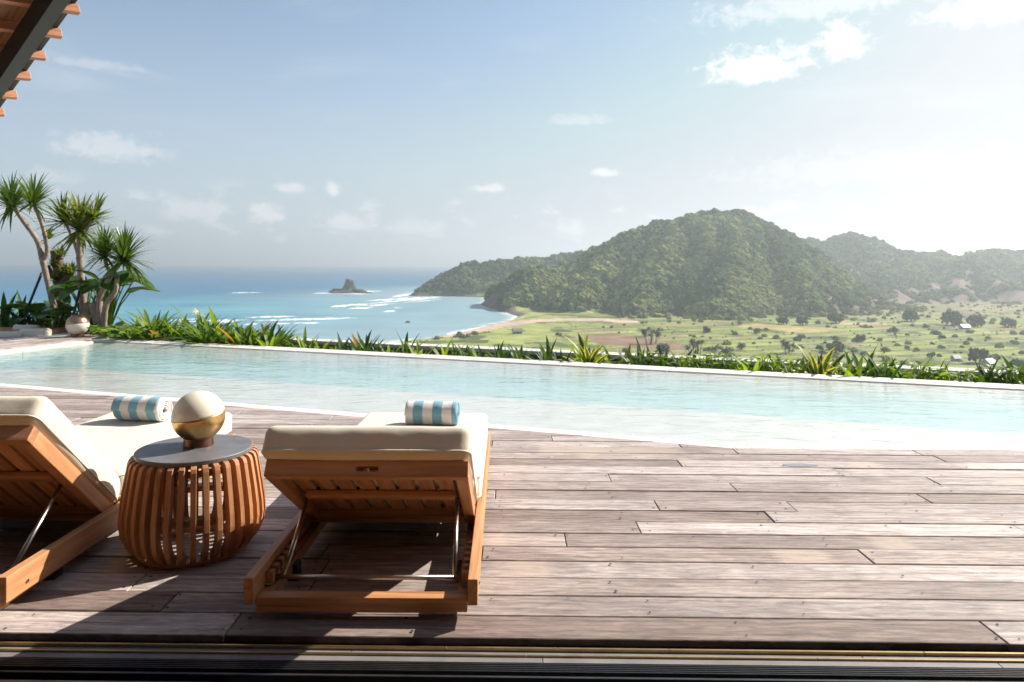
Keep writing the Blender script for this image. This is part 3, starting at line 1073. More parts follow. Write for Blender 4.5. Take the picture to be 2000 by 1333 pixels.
def lone_tree(px, py, wpx, kind, label):
    p = hit(px, py)
    s = wpx / F_PX * p.y
    t = empty('valley_tree', p)
    tag(t, label, 'tree', 'trees standing in the valley')
    rs = random.Random(int(px * 7 + py))
    h = s * (0.75 if kind == 'round' else 1.0)
    obj('trunk', MB().tube([(0, 0, -0.5), (0.05 * s, 0, h * 0.3), (0.02 * s, 0.02 * s, h * 0.6)], [s * 0.05, s * 0.035, s * 0.02], 6).mesh('trunk'), BARKD, t)
    mb = MB()
    if kind == 'palm':
        # several feather heads on thin stems
        nh = max(4, int(wpx / 5))
        for k in range(nh):
            bx, by = rs.uniform(-0.4, 0.4) * s, rs.uniform(-0.3, 0.3) * s
            top = Vector((bx, by, rs.uniform(0.25, 0.62) * s))
            for j in range(24):
                a = j / 24 * 6.283 + rs.random()
                l = rs.uniform(2.0, 3.9)
                d = Vector((math.cos(a), math.sin(a), 0))
                w = Vector((-d.y, d.x, 0)) * 0.42
                up_ = rs.uniform(-0.3, 2.0)
                pts = [top, top + d * l * 0.5 + Vector((0, 0, 0.5 + up_)), top + d * l + Vector((0, 0, up_ * 1.2 - 1.2))]
                mb.add([pts[0] - w * 0.4, pts[0] + w * 0.4, pts[1] - w, pts[1] + w, pts[2]], [(0, 1, 3, 2), (2, 3, 4)])
            mb.tube([(bx * 0.6, by * 0.6, -0.5), top], [0.2, 0.13], 5)
        obj('crown', mb.mesh('crown'), PALELEAF, t)
    else:
        n = int(70 * (1 if wpx < 25 else 1.6))
        for k in range(n):
            a, e, q = rs.uniform(0, 6.283), rs.uniform(-0.5, 1.3), rs.random() ** 0.5
            e = e * 1.0 - 0.25
            c = Vector((math.cos(a) * math.cos(e) * s * 0.44 * q, math.sin(a) * math.cos(e) * s * 0.44 * q, h * 0.42 + math.sin(e) * s * 0.36 * q))
            r = s * rs.uniform(0.05, 0.13)
            vs, fs = [], []
            for j in range(6):
                d = Vector(((1, 0, 0), (-1, 0, 0), (0, 1, 0), (0, -1, 0), (0, 0, 1), (0, 0, -1))[j]) * r * rs.uniform(0.7, 1.4)
                vs.append(c + d)
            fs = [(0, 2, 4), (2, 1, 4), (1, 3, 4), (3, 0, 4), (2, 0, 5), (1, 2, 5), (3, 1, 5), (0, 3, 5)]
            mb.add(vs, fs)
        obj('crown', mb.mesh('crown'), TREELEAF, t)


for a in [(1092, 658, 13, 'round', 'small round tree alone on the green field by the grey hut'),
          (1272, 672, 42, 'palm', 'pale palm clump standing on the brown ploughed field'),
          (1296, 690, 28, 'round', 'dark bush at the near end of the brown field'),
          (1362, 695, 44, 'palm', 'widest of the grey palm clumps just beyond the planter wall'),
          (1395, 694, 22, 'palm', 'middle one of three grey palms beyond the planter wall'),
          (1416, 696, 16, 'palm', 'slim grey palm at the right of the three beyond the wall'),
          (1448, 684, 12, 'palm', 'single thin palm in the bright green field'),
          (1542, 690, 30, 'palm', 'brownish palm clump left of the second yellow-edged rosette'),
          (1633, 690, 36, 'round', 'dark round tree behind the second yellow-edged rosette'),
          (1602, 686, 18, 'round', 'small tree beside the dark round tree behind the rosette'),
          (1820, 700, 18, 'round', 'small dark tree left of the big tree near the roofs'),
          (1914, 710, 44, 'round', 'big dark tree beside the blue roofed house'),
          (1990, 724, 34, 'round', 'dark tree at the right edge of the picture'),
          (1633, 632, 34, 'round', 'broad dark tree at the foot of the bare brown slope'),
          (1530, 634, 24, 'round', 'dark tree at the left end of the yellow field'),
          (1568, 635, 26, 'round', 'low dark tree behind the yellow field'),
          (1480, 652, 18, 'round', 'dark tree just in front of the yellow field'),
          (1860, 636, 42, 'round', 'wide dark tree in the far grove on the right'),
          (1905, 638, 34, 'round', 'middle dark tree in the far grove on the right'),
          (1970, 640, 30, 'round', 'rightmost dark tree in the far grove'),
          (1780, 628, 34, 'round', 'tall tree at the left end of the far grove'),
          (1682, 668, 22, 'round', 'dark square clump in the middle of the paddies'),
          (1748, 655, 16, 'palm', 'thin pale palm in the middle of the paddies'),
          (1380, 650, 18, 'round', 'dark tree at the corner of wood and field'),
          (1195, 642, 8, 'round', 'tiny tree at the upper edge of the brown field')]:
    lone_tree(*a)


def hut(px, py, wpx, hpx, roofmat, label, rz=0.3):
    p = hit(px, py)
    s = p.y / F_PX
    w, h = wpx * s, hpx * s
    t = empty('small_house', p, rz)
    tag(t, label, 'house', 'houses in the valley')
    obj('wall', MB().box(-w * 0.45, w * 0.45, -w * 0.3, w * 0.3, -1, h * 0.5).mesh('wall'), HUTWALL, t)
    m = MB()
    o, e, r = w * 0.52, w * 0.38, h
    th = 0.12
    for sg in (-1, 1):
        m.add([(-o, sg * e, h * 0.42), (o, sg * e, h * 0.42), (o, 0, r), (-o, 0, r), (-o, sg * e, h * 0.42 + th), (o, sg * e, h * 0.42 + th), (o, 0, r + th), (-o, 0, r + th)],
              [(0, 1, 2, 3), (4, 7, 6, 5), (0, 4, 5, 1), (2, 6, 7, 3), (0, 3, 7, 4), (1, 5, 6, 2)])
    obj('roof', m.mesh('roof'), roofmat, t)
    for sx in (-w * 0.449, w * 0.449):
        g = MB().add([(sx, -w * 0.3, h * 0.49), (sx, w * 0.3, h * 0.49), (sx, 0, r - 0.05)], [(0, 1, 2)])
        obj('gable', g.mesh('gable'), HUTWALL, t)
    obj('door', MB().box(-w * 0.06, w * 0.06, -w * 0.305, -w * 0.295, -0.5, h * 0.36).mesh('door'), BARKD, t)


for a in [(1011, 652, 19, 10, ROOFGREY, 'grey hut on the green field behind the beach', 0.2),
          (1932, 716, 26, 15, ROOFBLUE, 'house with pale blue roof beside the big dark tree', 0.5),
          (1868, 706, 17, 12, ROOFWHITE, 'small house with bright white roof left of the blue roofed house', 0.2),
          (1974, 722, 24, 12, ROOFWHITE, 'white roofed house right of the blue roofed house', -0.2),
          (1884, 643, 18, 9, ROOFBLUE, 'faint bluish roof in the far grove', 0.2)]:
    hut(*a)


def build_islet():
    b = Q(678, 572, 1400)
    b.z = Z_SEA

    def lump(name, label, cx, cy, rx, ry, h, seed, peak):
        bm = bmesh.new()
        bmesh.ops.create_icosphere(bm, subdivisions=4, radius=1.0)
        for v in bm.verts:
            p = v.co.copy()
            n = mnoise.noise(p * 1.9 + Vector((seed, 3, 1))) + 0.6 * mnoise.noise(p * 4.5 + Vector((seed, 1, 5))) + 0.3 * mnoise.noise(p * 10)
            rr = math.hypot(p.x, p.y)
            zz = max(0.0, p.z)
            prof = (zz ** 0.8) * 0.34 + peak * max(0.0, 1 - (math.hypot(p.x - 0.08, p.y) / 0.34) ** 6) * 0.62 * (1 if p.z > 0 else 0)
            jag = 0.5 - abs(mnoise.noise(Vector((p.x * 6 + seed, p.y * 6, 2)))) * 1.6
            v.co = Vector((p.x * rx * (1 + 0.34 * n), p.y * ry * (1 + 0.34 * n), h * prof * (1 + 0.3 * n + 0.55 * jag * peak) - (0.5 if p.z <= 0.02 else 0)))
        me = bpy.data.meshes.new(name)
        bm.to_mesh(me)
        bm.free()
        o = obj(name, me, ROCK, None, b + Vector((cx, cy, 0)))
        tag(o, label, 'rock', 'rocks out in the bay')
    lump('rock_islet', 'dark rock islet with a tall stub rising from the bay', 0, 0, 36, 26, 23, 4.0, 1.0)
    lump('sea_rock', 'low rock shelf at the right end of the rock islet', 28, -6, 20, 14, 9, 9.0, 0)
    p = P(797, 630.5, Z_SEA)
    bm = bmesh.new()
    bmesh.ops.create_icosphere(bm, subdivisions=3, radius=1.0)
    for v in bm.verts:
        k = 1 + 0.4 * mnoise.noise(v.co * 2)
        v.co = Vector((v.co.x * 2.6 * k, v.co.y * 2.2 * k, v.co.z * 1.7 * k))
    me = bpy.data.meshes.new('sea_rock')
    bm.to_mesh(me)
    bm.free()
    tag(obj('sea_rock', me, ROCK, None, p), 'tiny black rock alone in the calm water of the bay', 'rock', 'rocks out in the bay')


build_islet()


def build_surf():
    """lines of broken water: low ragged ridges of foam lying on the sea"""
    lines = [(458, 495, 572.5, 572, 2), (650, 672, 571.5, 574, 3), (622, 650, 573.5, 573, 2.5), (706, 735, 569.5, 569, 3), (690, 706, 574.5, 574, 2.5),
             (775, 800, 579, 575, 6), (742, 830, 586.5, 582, 4.5), (744, 828, 591, 584, 3.5), (728, 752, 598, 596, 2.5), (655, 682, 599, 597, 4.5), (688, 710, 595.5, 595, 4.5),
             (690, 718, 603, 602, 4), (752, 768, 609, 608, 4), (772, 782, 602, 602, 2), (500, 557, 620, 618.5, 3.5), (540, 655, 625.5, 622.5, 4.5), (543, 561, 632.5, 632, 3.5),
             (578, 592, 632, 631, 3), (595, 617, 631.5, 631, 4), (330, 372, 626, 624, 3), (375, 455, 628, 626, 4), (426, 455, 630, 628, 3.5), (480, 500, 634, 633, 3),
             (936, 990, 641, 634, 3), (985, 1004, 632, 622, 2.5), (905, 940, 648, 641, 2), (712, 760, 597, 594, 1.8), (800, 848, 590, 586, 1.8), (640, 700, 573, 574.5, 1.5)]
    mb = MB()
    rs = random.Random(5)
    for (xa, xb, ya, yb, th) in lines:
        ln_ = xb - xa
        ya, yb = ya - (yb - ya) * 0.4, yb + (yb - ya) * 0.4
        xa, xb = xa - 0.4 * ln_, xb + 0.4 * ln_
        n = max(8, int((xb - xa) / 1.4))
        top, bot, crest = [], [], []
        ph = rs.uniform(0, 50)
        for i in range(n + 1):
            t = i / n
            px = xa + (xb - xa) * t
            py = ya + (yb - ya) * t + 0.8 * mnoise.noise(Vector((px * 0.06, ph, 0)))
            e = math.sin(math.pi * t) ** 0.8
            w = th * 0.5 * e * max(0.22, 0.7 + 0.6 * mnoise.noise(Vector((px * 0.11, ph, 2))) + 0.3 * mnoise.noise(Vector((px * 0.5, ph, 5))))
            a, b, c = P(px, py - w, Z_SEA), P(px, py + w, Z_SEA), P(px, py + w * 0.35, Z_SEA)
            top.append(a + Vector((0, 0, 0.04)))
            bot.append(b + Vector((0, 0, 0.04)))
            crest.append(c + Vector((0, 0, 0.15 + 0.22 * w)))
        vs, fs = top + crest + bot, []
        for i in range(n):
            fs.append((i, i + 1, n + 2 + i, n + 1 + i))
            fs.append((n + 1 + i, n + 2 + i, 2 * n + 3 + i, 2 * n + 2 + i))
        mb.add(vs, fs)
    me = bpy.data.meshes.new('surf')
    me.from_pydata(mb.v, [], mb.f)
    tag(obj('surf', me, FOAM), 'white lines of breaking surf in the bay', 'surf', kind='stuff')


build_surf()

# ------------------------------------------------------------------ terrace: deck, pool, planter, house edge


def clip_mesh(me, planes):
    bm = bmesh.new()
    bm.from_mesh(me)
    for co, no in planes:
        g = list(bm.verts) + list(bm.edges) + list(bm.faces)
        r = bmesh.ops.bisect_plane(bm, geom=g, plane_co=co, plane_no=no, clear_outer=True, clear_inner=False)
        ed = [e for e in r['geom_cut'] if isinstance(e, bmesh.types.BMEdge)]
        if ed:
            bmesh.ops.holes_fill(bm, edges=ed)
    if not bm.faces:
        bm.free()
        return None
    bm.to_mesh(me)
    bm.free()
    return me


def build_deck():
    root = tag(empty('deck'), kind='structure')
    rs = random.Random(21)
    y0, pitch, gap = 2.211, 0.1455, 0.0055
    screws = MB()
    rotm = Matrix.Rotation(PLANK_ROT, 4, 'Z')
    inv = Matrix.Rotation(-PLANK_ROT, 4, 'Z')
    near_co = SN(0, N_NEAR - 0.012)

    kx, ky = (inv @ KNEE).x, (inv @ KNEE).y - 0.012

    def inside(p):
        return sn(p)[1] < N_NEAR - 0.012 or (inv @ p).y < ky
    for k in range(42):
        ya, yb = y0 + k * pitch + gap / 2, y0 + (k + 1) * pitch - gap / 2
        x = -9.0 + rs.uniform(-1.5, 0)
        xmax = 9.0
        while x < xmax:
            ln = rs.choice([0.7, 1.2, 1.5, 1.9, 2.3, 2.7, 3.1]) * rs.uniform(0.9, 1.1)
            x1 = min(x + ln, xmax)
            if ya < ky < yb and x < kx - 0.01 < x1:
                x1 = kx
            a, b = x + 0.002, x1 - 0.002
            x = x1
            if b - a < 0.08:
                continue
            if not inside(rotm @ Vector((a, ya, 0))):
                continue
            corners = [rotm @ Vector((u, v, 0)) for u in (a, b) for v in (ya, yb)]
            cx, cy = (a + b) / 2, (ya + yb) / 2
            dz = rs.uniform(-0.0022, 0.0022)
            g1, g2 = rs.uniform(-0.002, 0.0022), rs.uniform(-0.002, 0.0022)
            me = MB().box(a - cx, b - cx, ya - cy + g1, yb - cy - g2, -0.026, 0.0).mesh('plank', bevel=0.0025, bseg=1)
            o_m = rotm @ Matrix.Translation((cx, cy, dz))
            o_m = o_m @ Matrix.Rotation(rs.uniform(-0.0011, 0.0011), 4, 'Z') @ Matrix.Rotation(rs.uniform(-0.008, 0.008), 4, 'X')
            iv = o_m.inverted()
            if not all(inside(p) for p in corners):
                if a >= kx and ya < ky:
                    pl = (iv @ (rotm @ Vector((0, ky, 0))), iv.to_3x3() @ (rotm.to_3x3() @ Vector((0, 1, 0))))
                else:
                    pl = (iv @ near_co, iv.to_3x3() @ NX)
                me = clip_mesh(me, [pl])
                if me is None:
                    continue
            o = obj('plank', me, DECK, root)
            o.matrix_world = o_m
            # countersunk screws
            for sx_ in ([a + 0.03, b - 0.03] + [a + 0.03 + 0.55 * j for j in range(1, int((b - a) / 0.55))]):
                for sy in (ya + 0.03, yb - 0.03):
                    if rs.random() < 0.7:
                        p = rotm @ Vector((sx_ + rs.uniform(-0.02, 0.02), sy + rs.uniform(-0.008, 0.008), 0.0032))
                        if inside(p + NX * 0.03):
                            r = rs.uniform(0.0035, 0.0065)
                            screws.add([p + Vector((r * math.cos(q * 1.047), r * math.sin(q * 1.047), 0)) for q in range(6)], [tuple(range(6))])
    s = obj('screw_holes', screws.mesh('screw_holes'), SUBDECK, root)
    tag(s, kind='stuff')
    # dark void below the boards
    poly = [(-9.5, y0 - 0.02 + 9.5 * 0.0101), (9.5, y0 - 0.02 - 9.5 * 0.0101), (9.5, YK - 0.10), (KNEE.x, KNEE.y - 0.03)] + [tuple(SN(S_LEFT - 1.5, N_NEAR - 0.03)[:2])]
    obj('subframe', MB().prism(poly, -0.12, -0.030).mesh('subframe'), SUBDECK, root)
    # deck beyond the left end of the pool; its boards run across the pool's length
    for k in range(16):
        sa, sb = S_LEFT - 0.27 - 0.1455 * k, S_LEFT - 0.27 - 0.1455 * (k + 1) + 0.006
        n0 = N_NEAR - 0.2
        n1 = 8.62 + 0.03 * k
        nn = n0
        while nn < n1:
            ne = min(nn + rs.choice([1.2, 1.7, 2.2, 2.8]), n1)
            if ne - nn > 0.1:
                cs, cn = (sa + sb) / 2, (nn + ne) / 2
                me = MB().box(-(ne - nn) / 2 + 0.002, (ne - nn) / 2 - 0.002, -abs(sb - sa) / 2, abs(sb - sa) / 2, -0.026, 0).mesh('plank', bevel=0.0022, bseg=1)
                obj('plank', me, DECK, root, SN(cs, cn, rs.uniform(-0.001, 0.001)), (0, 0, R(90) - A18))
            nn = ne
    # strip of boards running on behind the far corner of the pool
    for k in range(2):
        me = MB().box(-0.55, 0.55, -0.07, 0.07, -0.026, 0).mesh('plank', bevel=0.0022, bseg=1)
        obj('plank', me, DECK, root, SN(S_LEFT + 0.32, 8.53 + k * 0.1455, 0), (0, 0, -A18))
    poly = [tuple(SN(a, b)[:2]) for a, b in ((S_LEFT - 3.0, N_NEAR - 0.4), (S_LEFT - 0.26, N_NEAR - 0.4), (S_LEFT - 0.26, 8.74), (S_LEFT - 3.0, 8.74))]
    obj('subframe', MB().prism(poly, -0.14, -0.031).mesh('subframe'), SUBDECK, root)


build_deck()


def build_pool():
    root = tag(empty('pool'), kind='structure')
    kd = KNEE + KDIR * 3.9
    end_far = SN(4.6, N_FAR + 0.012)
    # basin: floor of the shelf and of the deep part, with the riser between them
    fl = MB()
    sh = [SN(S_LEFT - 0.05, N_NEAR - 0.05), SN(*sn(KNEE - Vector((0, 0.05, 0)))), kd + Vector((0.05, -0.05, 0)), SN(3.75, N_SHELF), SN(-7.15, N_SHELF), SN(-8.4, N_SHELF - 0.55), SN(S_LEFT - 0.05, N_SHELF - 0.55)]
    obj('shelf_floor', MB().prism([tuple(p[:2]) for p in sh], Z_SHELF - 0.3, Z_SHELF).mesh('shelf_floor', bevel=0.0), PLASTER, root)
    dp = [SN(S_LEFT - 0.05, N_SHELF - 0.7), SN(3.75, N_SHELF - 0.1), SN(4.7, N_FAR + 0.05), SN(S_LEFT - 0.05, N_FAR + 0.05)]
    obj('basin_floor', MB().prism([tuple(p[:2]) for p in dp], Z_DEEP - 0.2, Z_DEEP).mesh('basin_floor'), PLASTER, root)
    cv = MB()  # shallow slope added to catch the sun and hide the far wall's shaded face
    prof = [(7.35, Z_DEEP - 0.05), (7.35, Z_DEEP), (7.75, Z_DEEP + 0.045), (8.0, Z_DEEP + 0.078), (8.09, Z_WATER - 0.006), (8.09, Z_DEEP - 0.05)]
    vs = [SN(S_LEFT - 0.04, a_, b_) for a_, b_ in prof] + [SN(4.7, a_, b_) for a_, b_ in prof]
    k_ = len(prof)
    cv.add(vs, [(i, (i + 1) % k_, k_ + (i + 1) % k_, k_ + i) for i in range(k_)] + [tuple(range(k_)), tuple(range(2 * k_ - 1, k_ - 1, -1))])
    obj('added_lit_cove', cv.mesh('added_lit_cove'), PLASTER, root)
    # water body
    w = [SN(S_LEFT - 0.02, N_NEAR + 0.02), SN(*sn(KNEE + Vector((0.03, 0.02, 0)))), kd + Vector((0, 0.02, 0)), end_far, SN(S_LEFT - 0.02, N_FAR + 0.012)]
    wo = obj('pool_water', MB().prism([tuple(p[:2]) for p in w], Z_DEEP - 0.1, Z_WATER).mesh('pool_water'), WATER, root)
    # near coping: small pale stone tiles, sloping gently into the water
    rs = random.Random(4)
    wt, lt = 0.20, 0.112
    tile = MB().box(-lt / 2 + 0.0012, lt / 2 - 0.0012, 0, wt, -0.05, 0.0).mesh('coping_tile', bevel=0.0025, bseg=1)
    tilt = -0.10

    def run(p, d, length, rz):
        n = int(length / lt)
        nrm = Vector((-d.y, d.x, 0))
        for i in range(n):
            c = p + d * (i + 0.5) * lt
            c.z = -0.004 + rs.uniform(-0.0006, 0.0006)
            obj('coping_tile', tile, COPING, root, c, (tilt, 0, rz))
    a = SN(S_LEFT - 0.0, N_NEAR)
    n_t = int(((KNEE - a).length - 0.03) / lt)
    run(KNEE - SX * (0.03 + n_t * lt), SX, n_t * lt + 0.001, -A18)
    run(KNEE + KDIR * 0.036, KDIR, 3.8, PLANK_ROT)
    kn = [KNEE - SX * 0.029, KNEE + KDIR * 0.035, KNEE + KDIR * 0.035 + Vector((0, wt - 0.01, 0))]
    obj('coping_tile', MB().prism([tuple(v[:2]) for v in kn], -0.06, -0.011).mesh('coping_tile'), COPING, root)
    obj('coping_bed', MB().prism([tuple(v[:2]) for v in (SN(S_LEFT, N_NEAR - 0.01), KNEE - NX * 0.01, kd - Vector((0, 0.01, 0)), kd + Vector((0, 0.17, 0)), KNEE + NX * 0.17, SN(S_LEFT, N_NEAR + 0.17))], -0.5, -0.05).mesh('coping_bed'), PLASTER, root)
    ed = (end_far - kd).normalized()
    ew = Vector((ed.y, -ed.x, 0)) * 0.3
    pv_ = [kd - ed * 0.1, end_far + ed * 0.3, end_far + ed * 0.3 + ew, kd - ed * 0.1 + ew]
    obj('end_slab', MB().prism([tuple(v[:2]) for v in pv_], -0.5, -0.0195).mesh('end_slab', bevel=0.006), COPING, root)
    pv_ = [kd + ew * 1.02 - ed * 0.1, Vector((11.9, 4.36, 0)), SN(8.9, N_FAR + RIM_W - 0.01), end_far + ed * 0.28 + ew * 1.02]
    obj('end_paving', MB().prism([tuple(v[:2]) for v in pv_], -0.5, -0.022).mesh('end_paving'), COPING, root)
    # far overflow rim and left rim: long slabs
    s = S_LEFT - 0.28
    while s < 4.4:
        ln = 1.25
        me = MB().box(0.001, ln - 0.001, 0, RIM_W, -0.5, -0.018).mesh('rim_slab', bevel=0.008, bseg=2)
        obj('rim_slab', me, COPING, root, SN(s, N_FAR), (0, 0, -A18))
        s += ln
    n = N_NEAR - 0.1
    while n < N_FAR - 0.3:
        ln = min(1.1, N_FAR - 0.002 - n)
        me = MB().box(-0.26, 0, 0.001, ln - 0.001, -0.5, -0.012).mesh('rim_slab', bevel=0.008, bseg=2)
        obj('rim_slab', me, COPING, root, SN(S_LEFT, n), (0, 0, -A18))
        n += ln
    return root


build_pool()


def build_planter():
    poly = [SN(-9.35, N_FAR + RIM_W + 0.0), SN(S_RIGHT + 1, N_FAR + RIM_W), SN(S_RIGHT + 1, 9.36), SN(-9.35, 9.36)]
    tag(obj('planter_soil', MB().prism([tuple(p[:2]) for p in poly], -0.6, -0.24).mesh('planter_soil'), SOIL), kind='structure')
    poly = [SN(-14, 8.75), SN(-9.36, 8.75), SN(-9.36, 9.7), SN(-14, 10.6)]
    tag(obj('garden_bed', MB().prism([tuple(p[:2]) for p in poly], -0.7, -0.04).mesh('garden_bed'), SOIL), kind='structure')
    w = empty('planter_wall', SN(-9.35, 9.36), -A18)
    tag(w, 'low planter wall with pale capping along the far side of the pool', 'wall')
    obj('wall_body', MB().box(0, 18, 0.02, 0.24, -1.6, -0.085).mesh('wall_body'), RENDER, w)
    x = 0.0
    cap = MB().box(0.002, 1.498, 0, 0.27, -0.085, -0.03).mesh('capping_slab', bevel=0.006)
    while x < 17.9:
        obj('capping_slab', cap, WALLCAP, w, (x, 0, 0))
        x += 1.5
    # terrace mass under everything
    poly = [(-14, -6), (12, -6), (12, 4.0)] + [tuple(SN(a, b)[:2]) for a, b in ((S_RIGHT + 1, 9.55), (-9.4, 9.55), (-9.4, 9.65), (-14, 10.5))]
    tag(obj('terrace', MB().prism(poly, -9, -0.71).mesh('terrace'), CONCRETE), kind='structure')


build_planter()


def build_threshold():
    """sliding-door sill between the deck and the room the camera stands in"""
    root = tag(empty('door_threshold', (0, 0, 0), PLANK_ROT), kind='structure')
    y = 2.211
    x0, x1 = -7, 9

    def strip(nm, ya, yb, za, zb, mat, x0=x0, x1=x1, bv=0.001):
        return obj(nm, MB().box(x0, x1, ya, yb, za, zb).mesh(nm, bevel=bv, bseg=1), mat, root)
    rs = random.Random(2)
    strip('edge_shadow_gap', y - 0.010, y - 0.003, -0.16, -0.075, SUBDECK)

    def segs(nm, ya, yb, za, zb, mat, lens):
        x = x0
        while x < x1:
            l = rs.choice(lens)
            obj(nm, MB().box(x + 0.001, min(x + l, x1) - 0.001, ya, yb, za, zb).mesh(nm, bevel=0.0008, bseg=1), mat, root)
            x += l
    segs('sill_board', y - 0.0215, y - 0.0105, -0.12, -0.024, TRACKGREY, [1.3, 1.7])
    segs('brass_rail', y - 0.0305, y - 0.022, -0.12, -0.014, BRASSTRIM, [0.35, 0.8, 1.1])
    segs('sill_board', y - 0.0585, y - 0.031, -0.12, -0.024, TRACKGREY, [1.1, 1.6])
    segs('brass_rail', y - 0.0655, y - 0.059, -0.12, -0.016, BRASSTRIM, [0.45, 0.9, 1.2])
    segs('sill_board', y - 0.094, y - 0.066, -0.12, -0.022, TRACKGREY, [1.4, 1.9])
    for i in range(5):
        c_ = y - 0.098 - i * 0.0095
        strip('track_rib', c_ - 0.0048, c_, -0.12, -0.022, TRACKDARK)
    strip('track_bed', y - 0.31, y - 0.095, -0.13, -0.055, BLACK)
    strip('track_edge', y - 0.182, y - 0.172, -0.12, -0.016, TRACKDARK)
    strip('track_edge', y - 0.34, y - 0.225, -0.12, -0.012, TRACKDARK)


build_threshold()


def build_room():
    """the dark room behind and above the viewpoint; it keeps the sky's light from behind off the terrace"""
    def st(nm, b, m):
        tag(obj(nm, MB().box(*b).mesh(nm), m), kind='structure')
    st('room_floor', (-7, 9, -5, 1.84, -0.3, -0.02), ROOMFLOOR)
    st('wall_back', (-7, 9, -5.2, -5.0, -0.3, 3.0), INTERIOR)
    st('wall_left', (-7.2, -7.0, -5, 1.3, -0.3, 3.0), INTERIOR)
    st('wall_right', (9.0, 9.2, -5, 1.3, -0.3, 3.0), INTERIOR)
    st('ceiling', (-7.2, 9.2, -5.2, 1.5, 2.95, 3.2), INTERIOR)


build_room()


# ------------------------------------------------------------------ neighbouring roof (upper left)
def build_roof():
    p0 = Vector((-3.336, 5.4, 3.13))
    r = Vector((-0.74, 0.617, -0.27)).normalized()
    q = Vector((0.640, 0.768, 0.12))
    q = (q - r * q.dot(r)).normalized()
    w = q.cross(r).normalized()
    if w.z < 0:
        w = -w
    root = empty('pavilion_roof')
    mt = Matrix((q, r, w)).transposed().to_4x4()
    mt.translation = p0
    root.matrix_world = mt
    tag(root, 'timber pavilion roof edge with steel beam in the upper left corner', 'roof')
    tail = MB().box(-2.6, 0.0, -0.024, 0.024, 0, 0.072).mesh('purlin', bevel=0.003)
    for k in range(-8, 12):
        obj('purlin', tail, ROOFWOOD, root, (0, k * 0.40, 0))
    # boarding above the purlins
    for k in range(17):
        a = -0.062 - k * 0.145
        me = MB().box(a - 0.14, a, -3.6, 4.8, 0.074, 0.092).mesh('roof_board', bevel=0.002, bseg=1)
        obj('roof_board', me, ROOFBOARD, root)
    obj('roof_cover', MB().box(-2.6, -0.015, -3.6, 4.8, 0.094, 0.135).mesh('roof_cover', bevel=0.006), DARKSTEEL, root)
    obj('edge_flashing', MB().box(-0.060, -0.022, -3.6, 4.8, 0.074, 0.092).mesh('edge_flashing', bevel=0.003), DARKSTEEL, root)
    obj('steel_beam', MB().box(-0.34, -0.235, -3.6, 4.8, -0.17, -0.002).mesh('steel_beam', bevel=0.004), DARKSTEEL, root)
    for k in range(2):
        obj('inner_beam', MB().box(-0.75 - 0.55 * k, -0.66 - 0.55 * k, -3.6, 4.8, -0.15, -0.002).mesh('inner_beam', bevel=0.004), BARKD, root)
    obj('post', MB().box(-1.0, -0.9, 2.9, 3.0, -4.4, -0.16).mesh('post', bevel=0.004), DARKSTEEL, root)


build_roof()


# ------------------------------------------------------------------ loungers
def slot_rail(w, hgt, depth, sw, sh):
    """rail across the head of the backrest with an oval hand slot through it; faces -Y"""
    n = 24
    inner, outer = [], []
    for i in range(n):
        a = 2 * math.pi * i / n
        c, s = math.cos(a), math.sin(a)
        r = sh / 2
        cx = (sw / 2 - r) * (1 if c > 0.001 else -1 if c < -0.001 else 0)
        inner.append((cx + r * c, hgt / 2 + r * s))
        ox = w / 2 * max(-1.0, min(1.0, c / math.cos(R(15))))
        outer.append((ox, hgt / 2 if abs(s) < 0.1 else (hgt if s > 0 else 0.0)))
    vs = []
    for y in (0, depth):
        vs += [(x, y, z) for x, z in inner] + [(x, y, z) for x, z in outer]
    fs = []
    for i in range(n):
        j = (i + 1) % n
        fs.append((i, j, n + j, n + i))
        fs.append((2 * n + i, 3 * n + i, 3 * n + j, 2 * n + j))
        fs.append((i, 2 * n + i, 2 * n + j, j))
        fs.append((n + i, n + j, 3 * n + j, 3 * n + i))
    return MB().add(vs, fs)


def piping(dx, dy, z, r, rad=0.0045):
    pts = []
    for cx, cy, a0 in ((dx / 2 - r, dy / 2 - r, 0), (-dx / 2 + r, dy / 2 - r, 90), (-dx / 2 + r, -dy / 2 + r, 180), (dx / 2 - r, -dy / 2 + r, 270)):
        for k in range(7):
            a = R(a0 + k * 15)
            pts.append((cx + r * math.cos(a), cy + r * math.sin(a), z))
    pts.append(pts[0])
    return MB().tube(pts, rad, 6, cap=False)


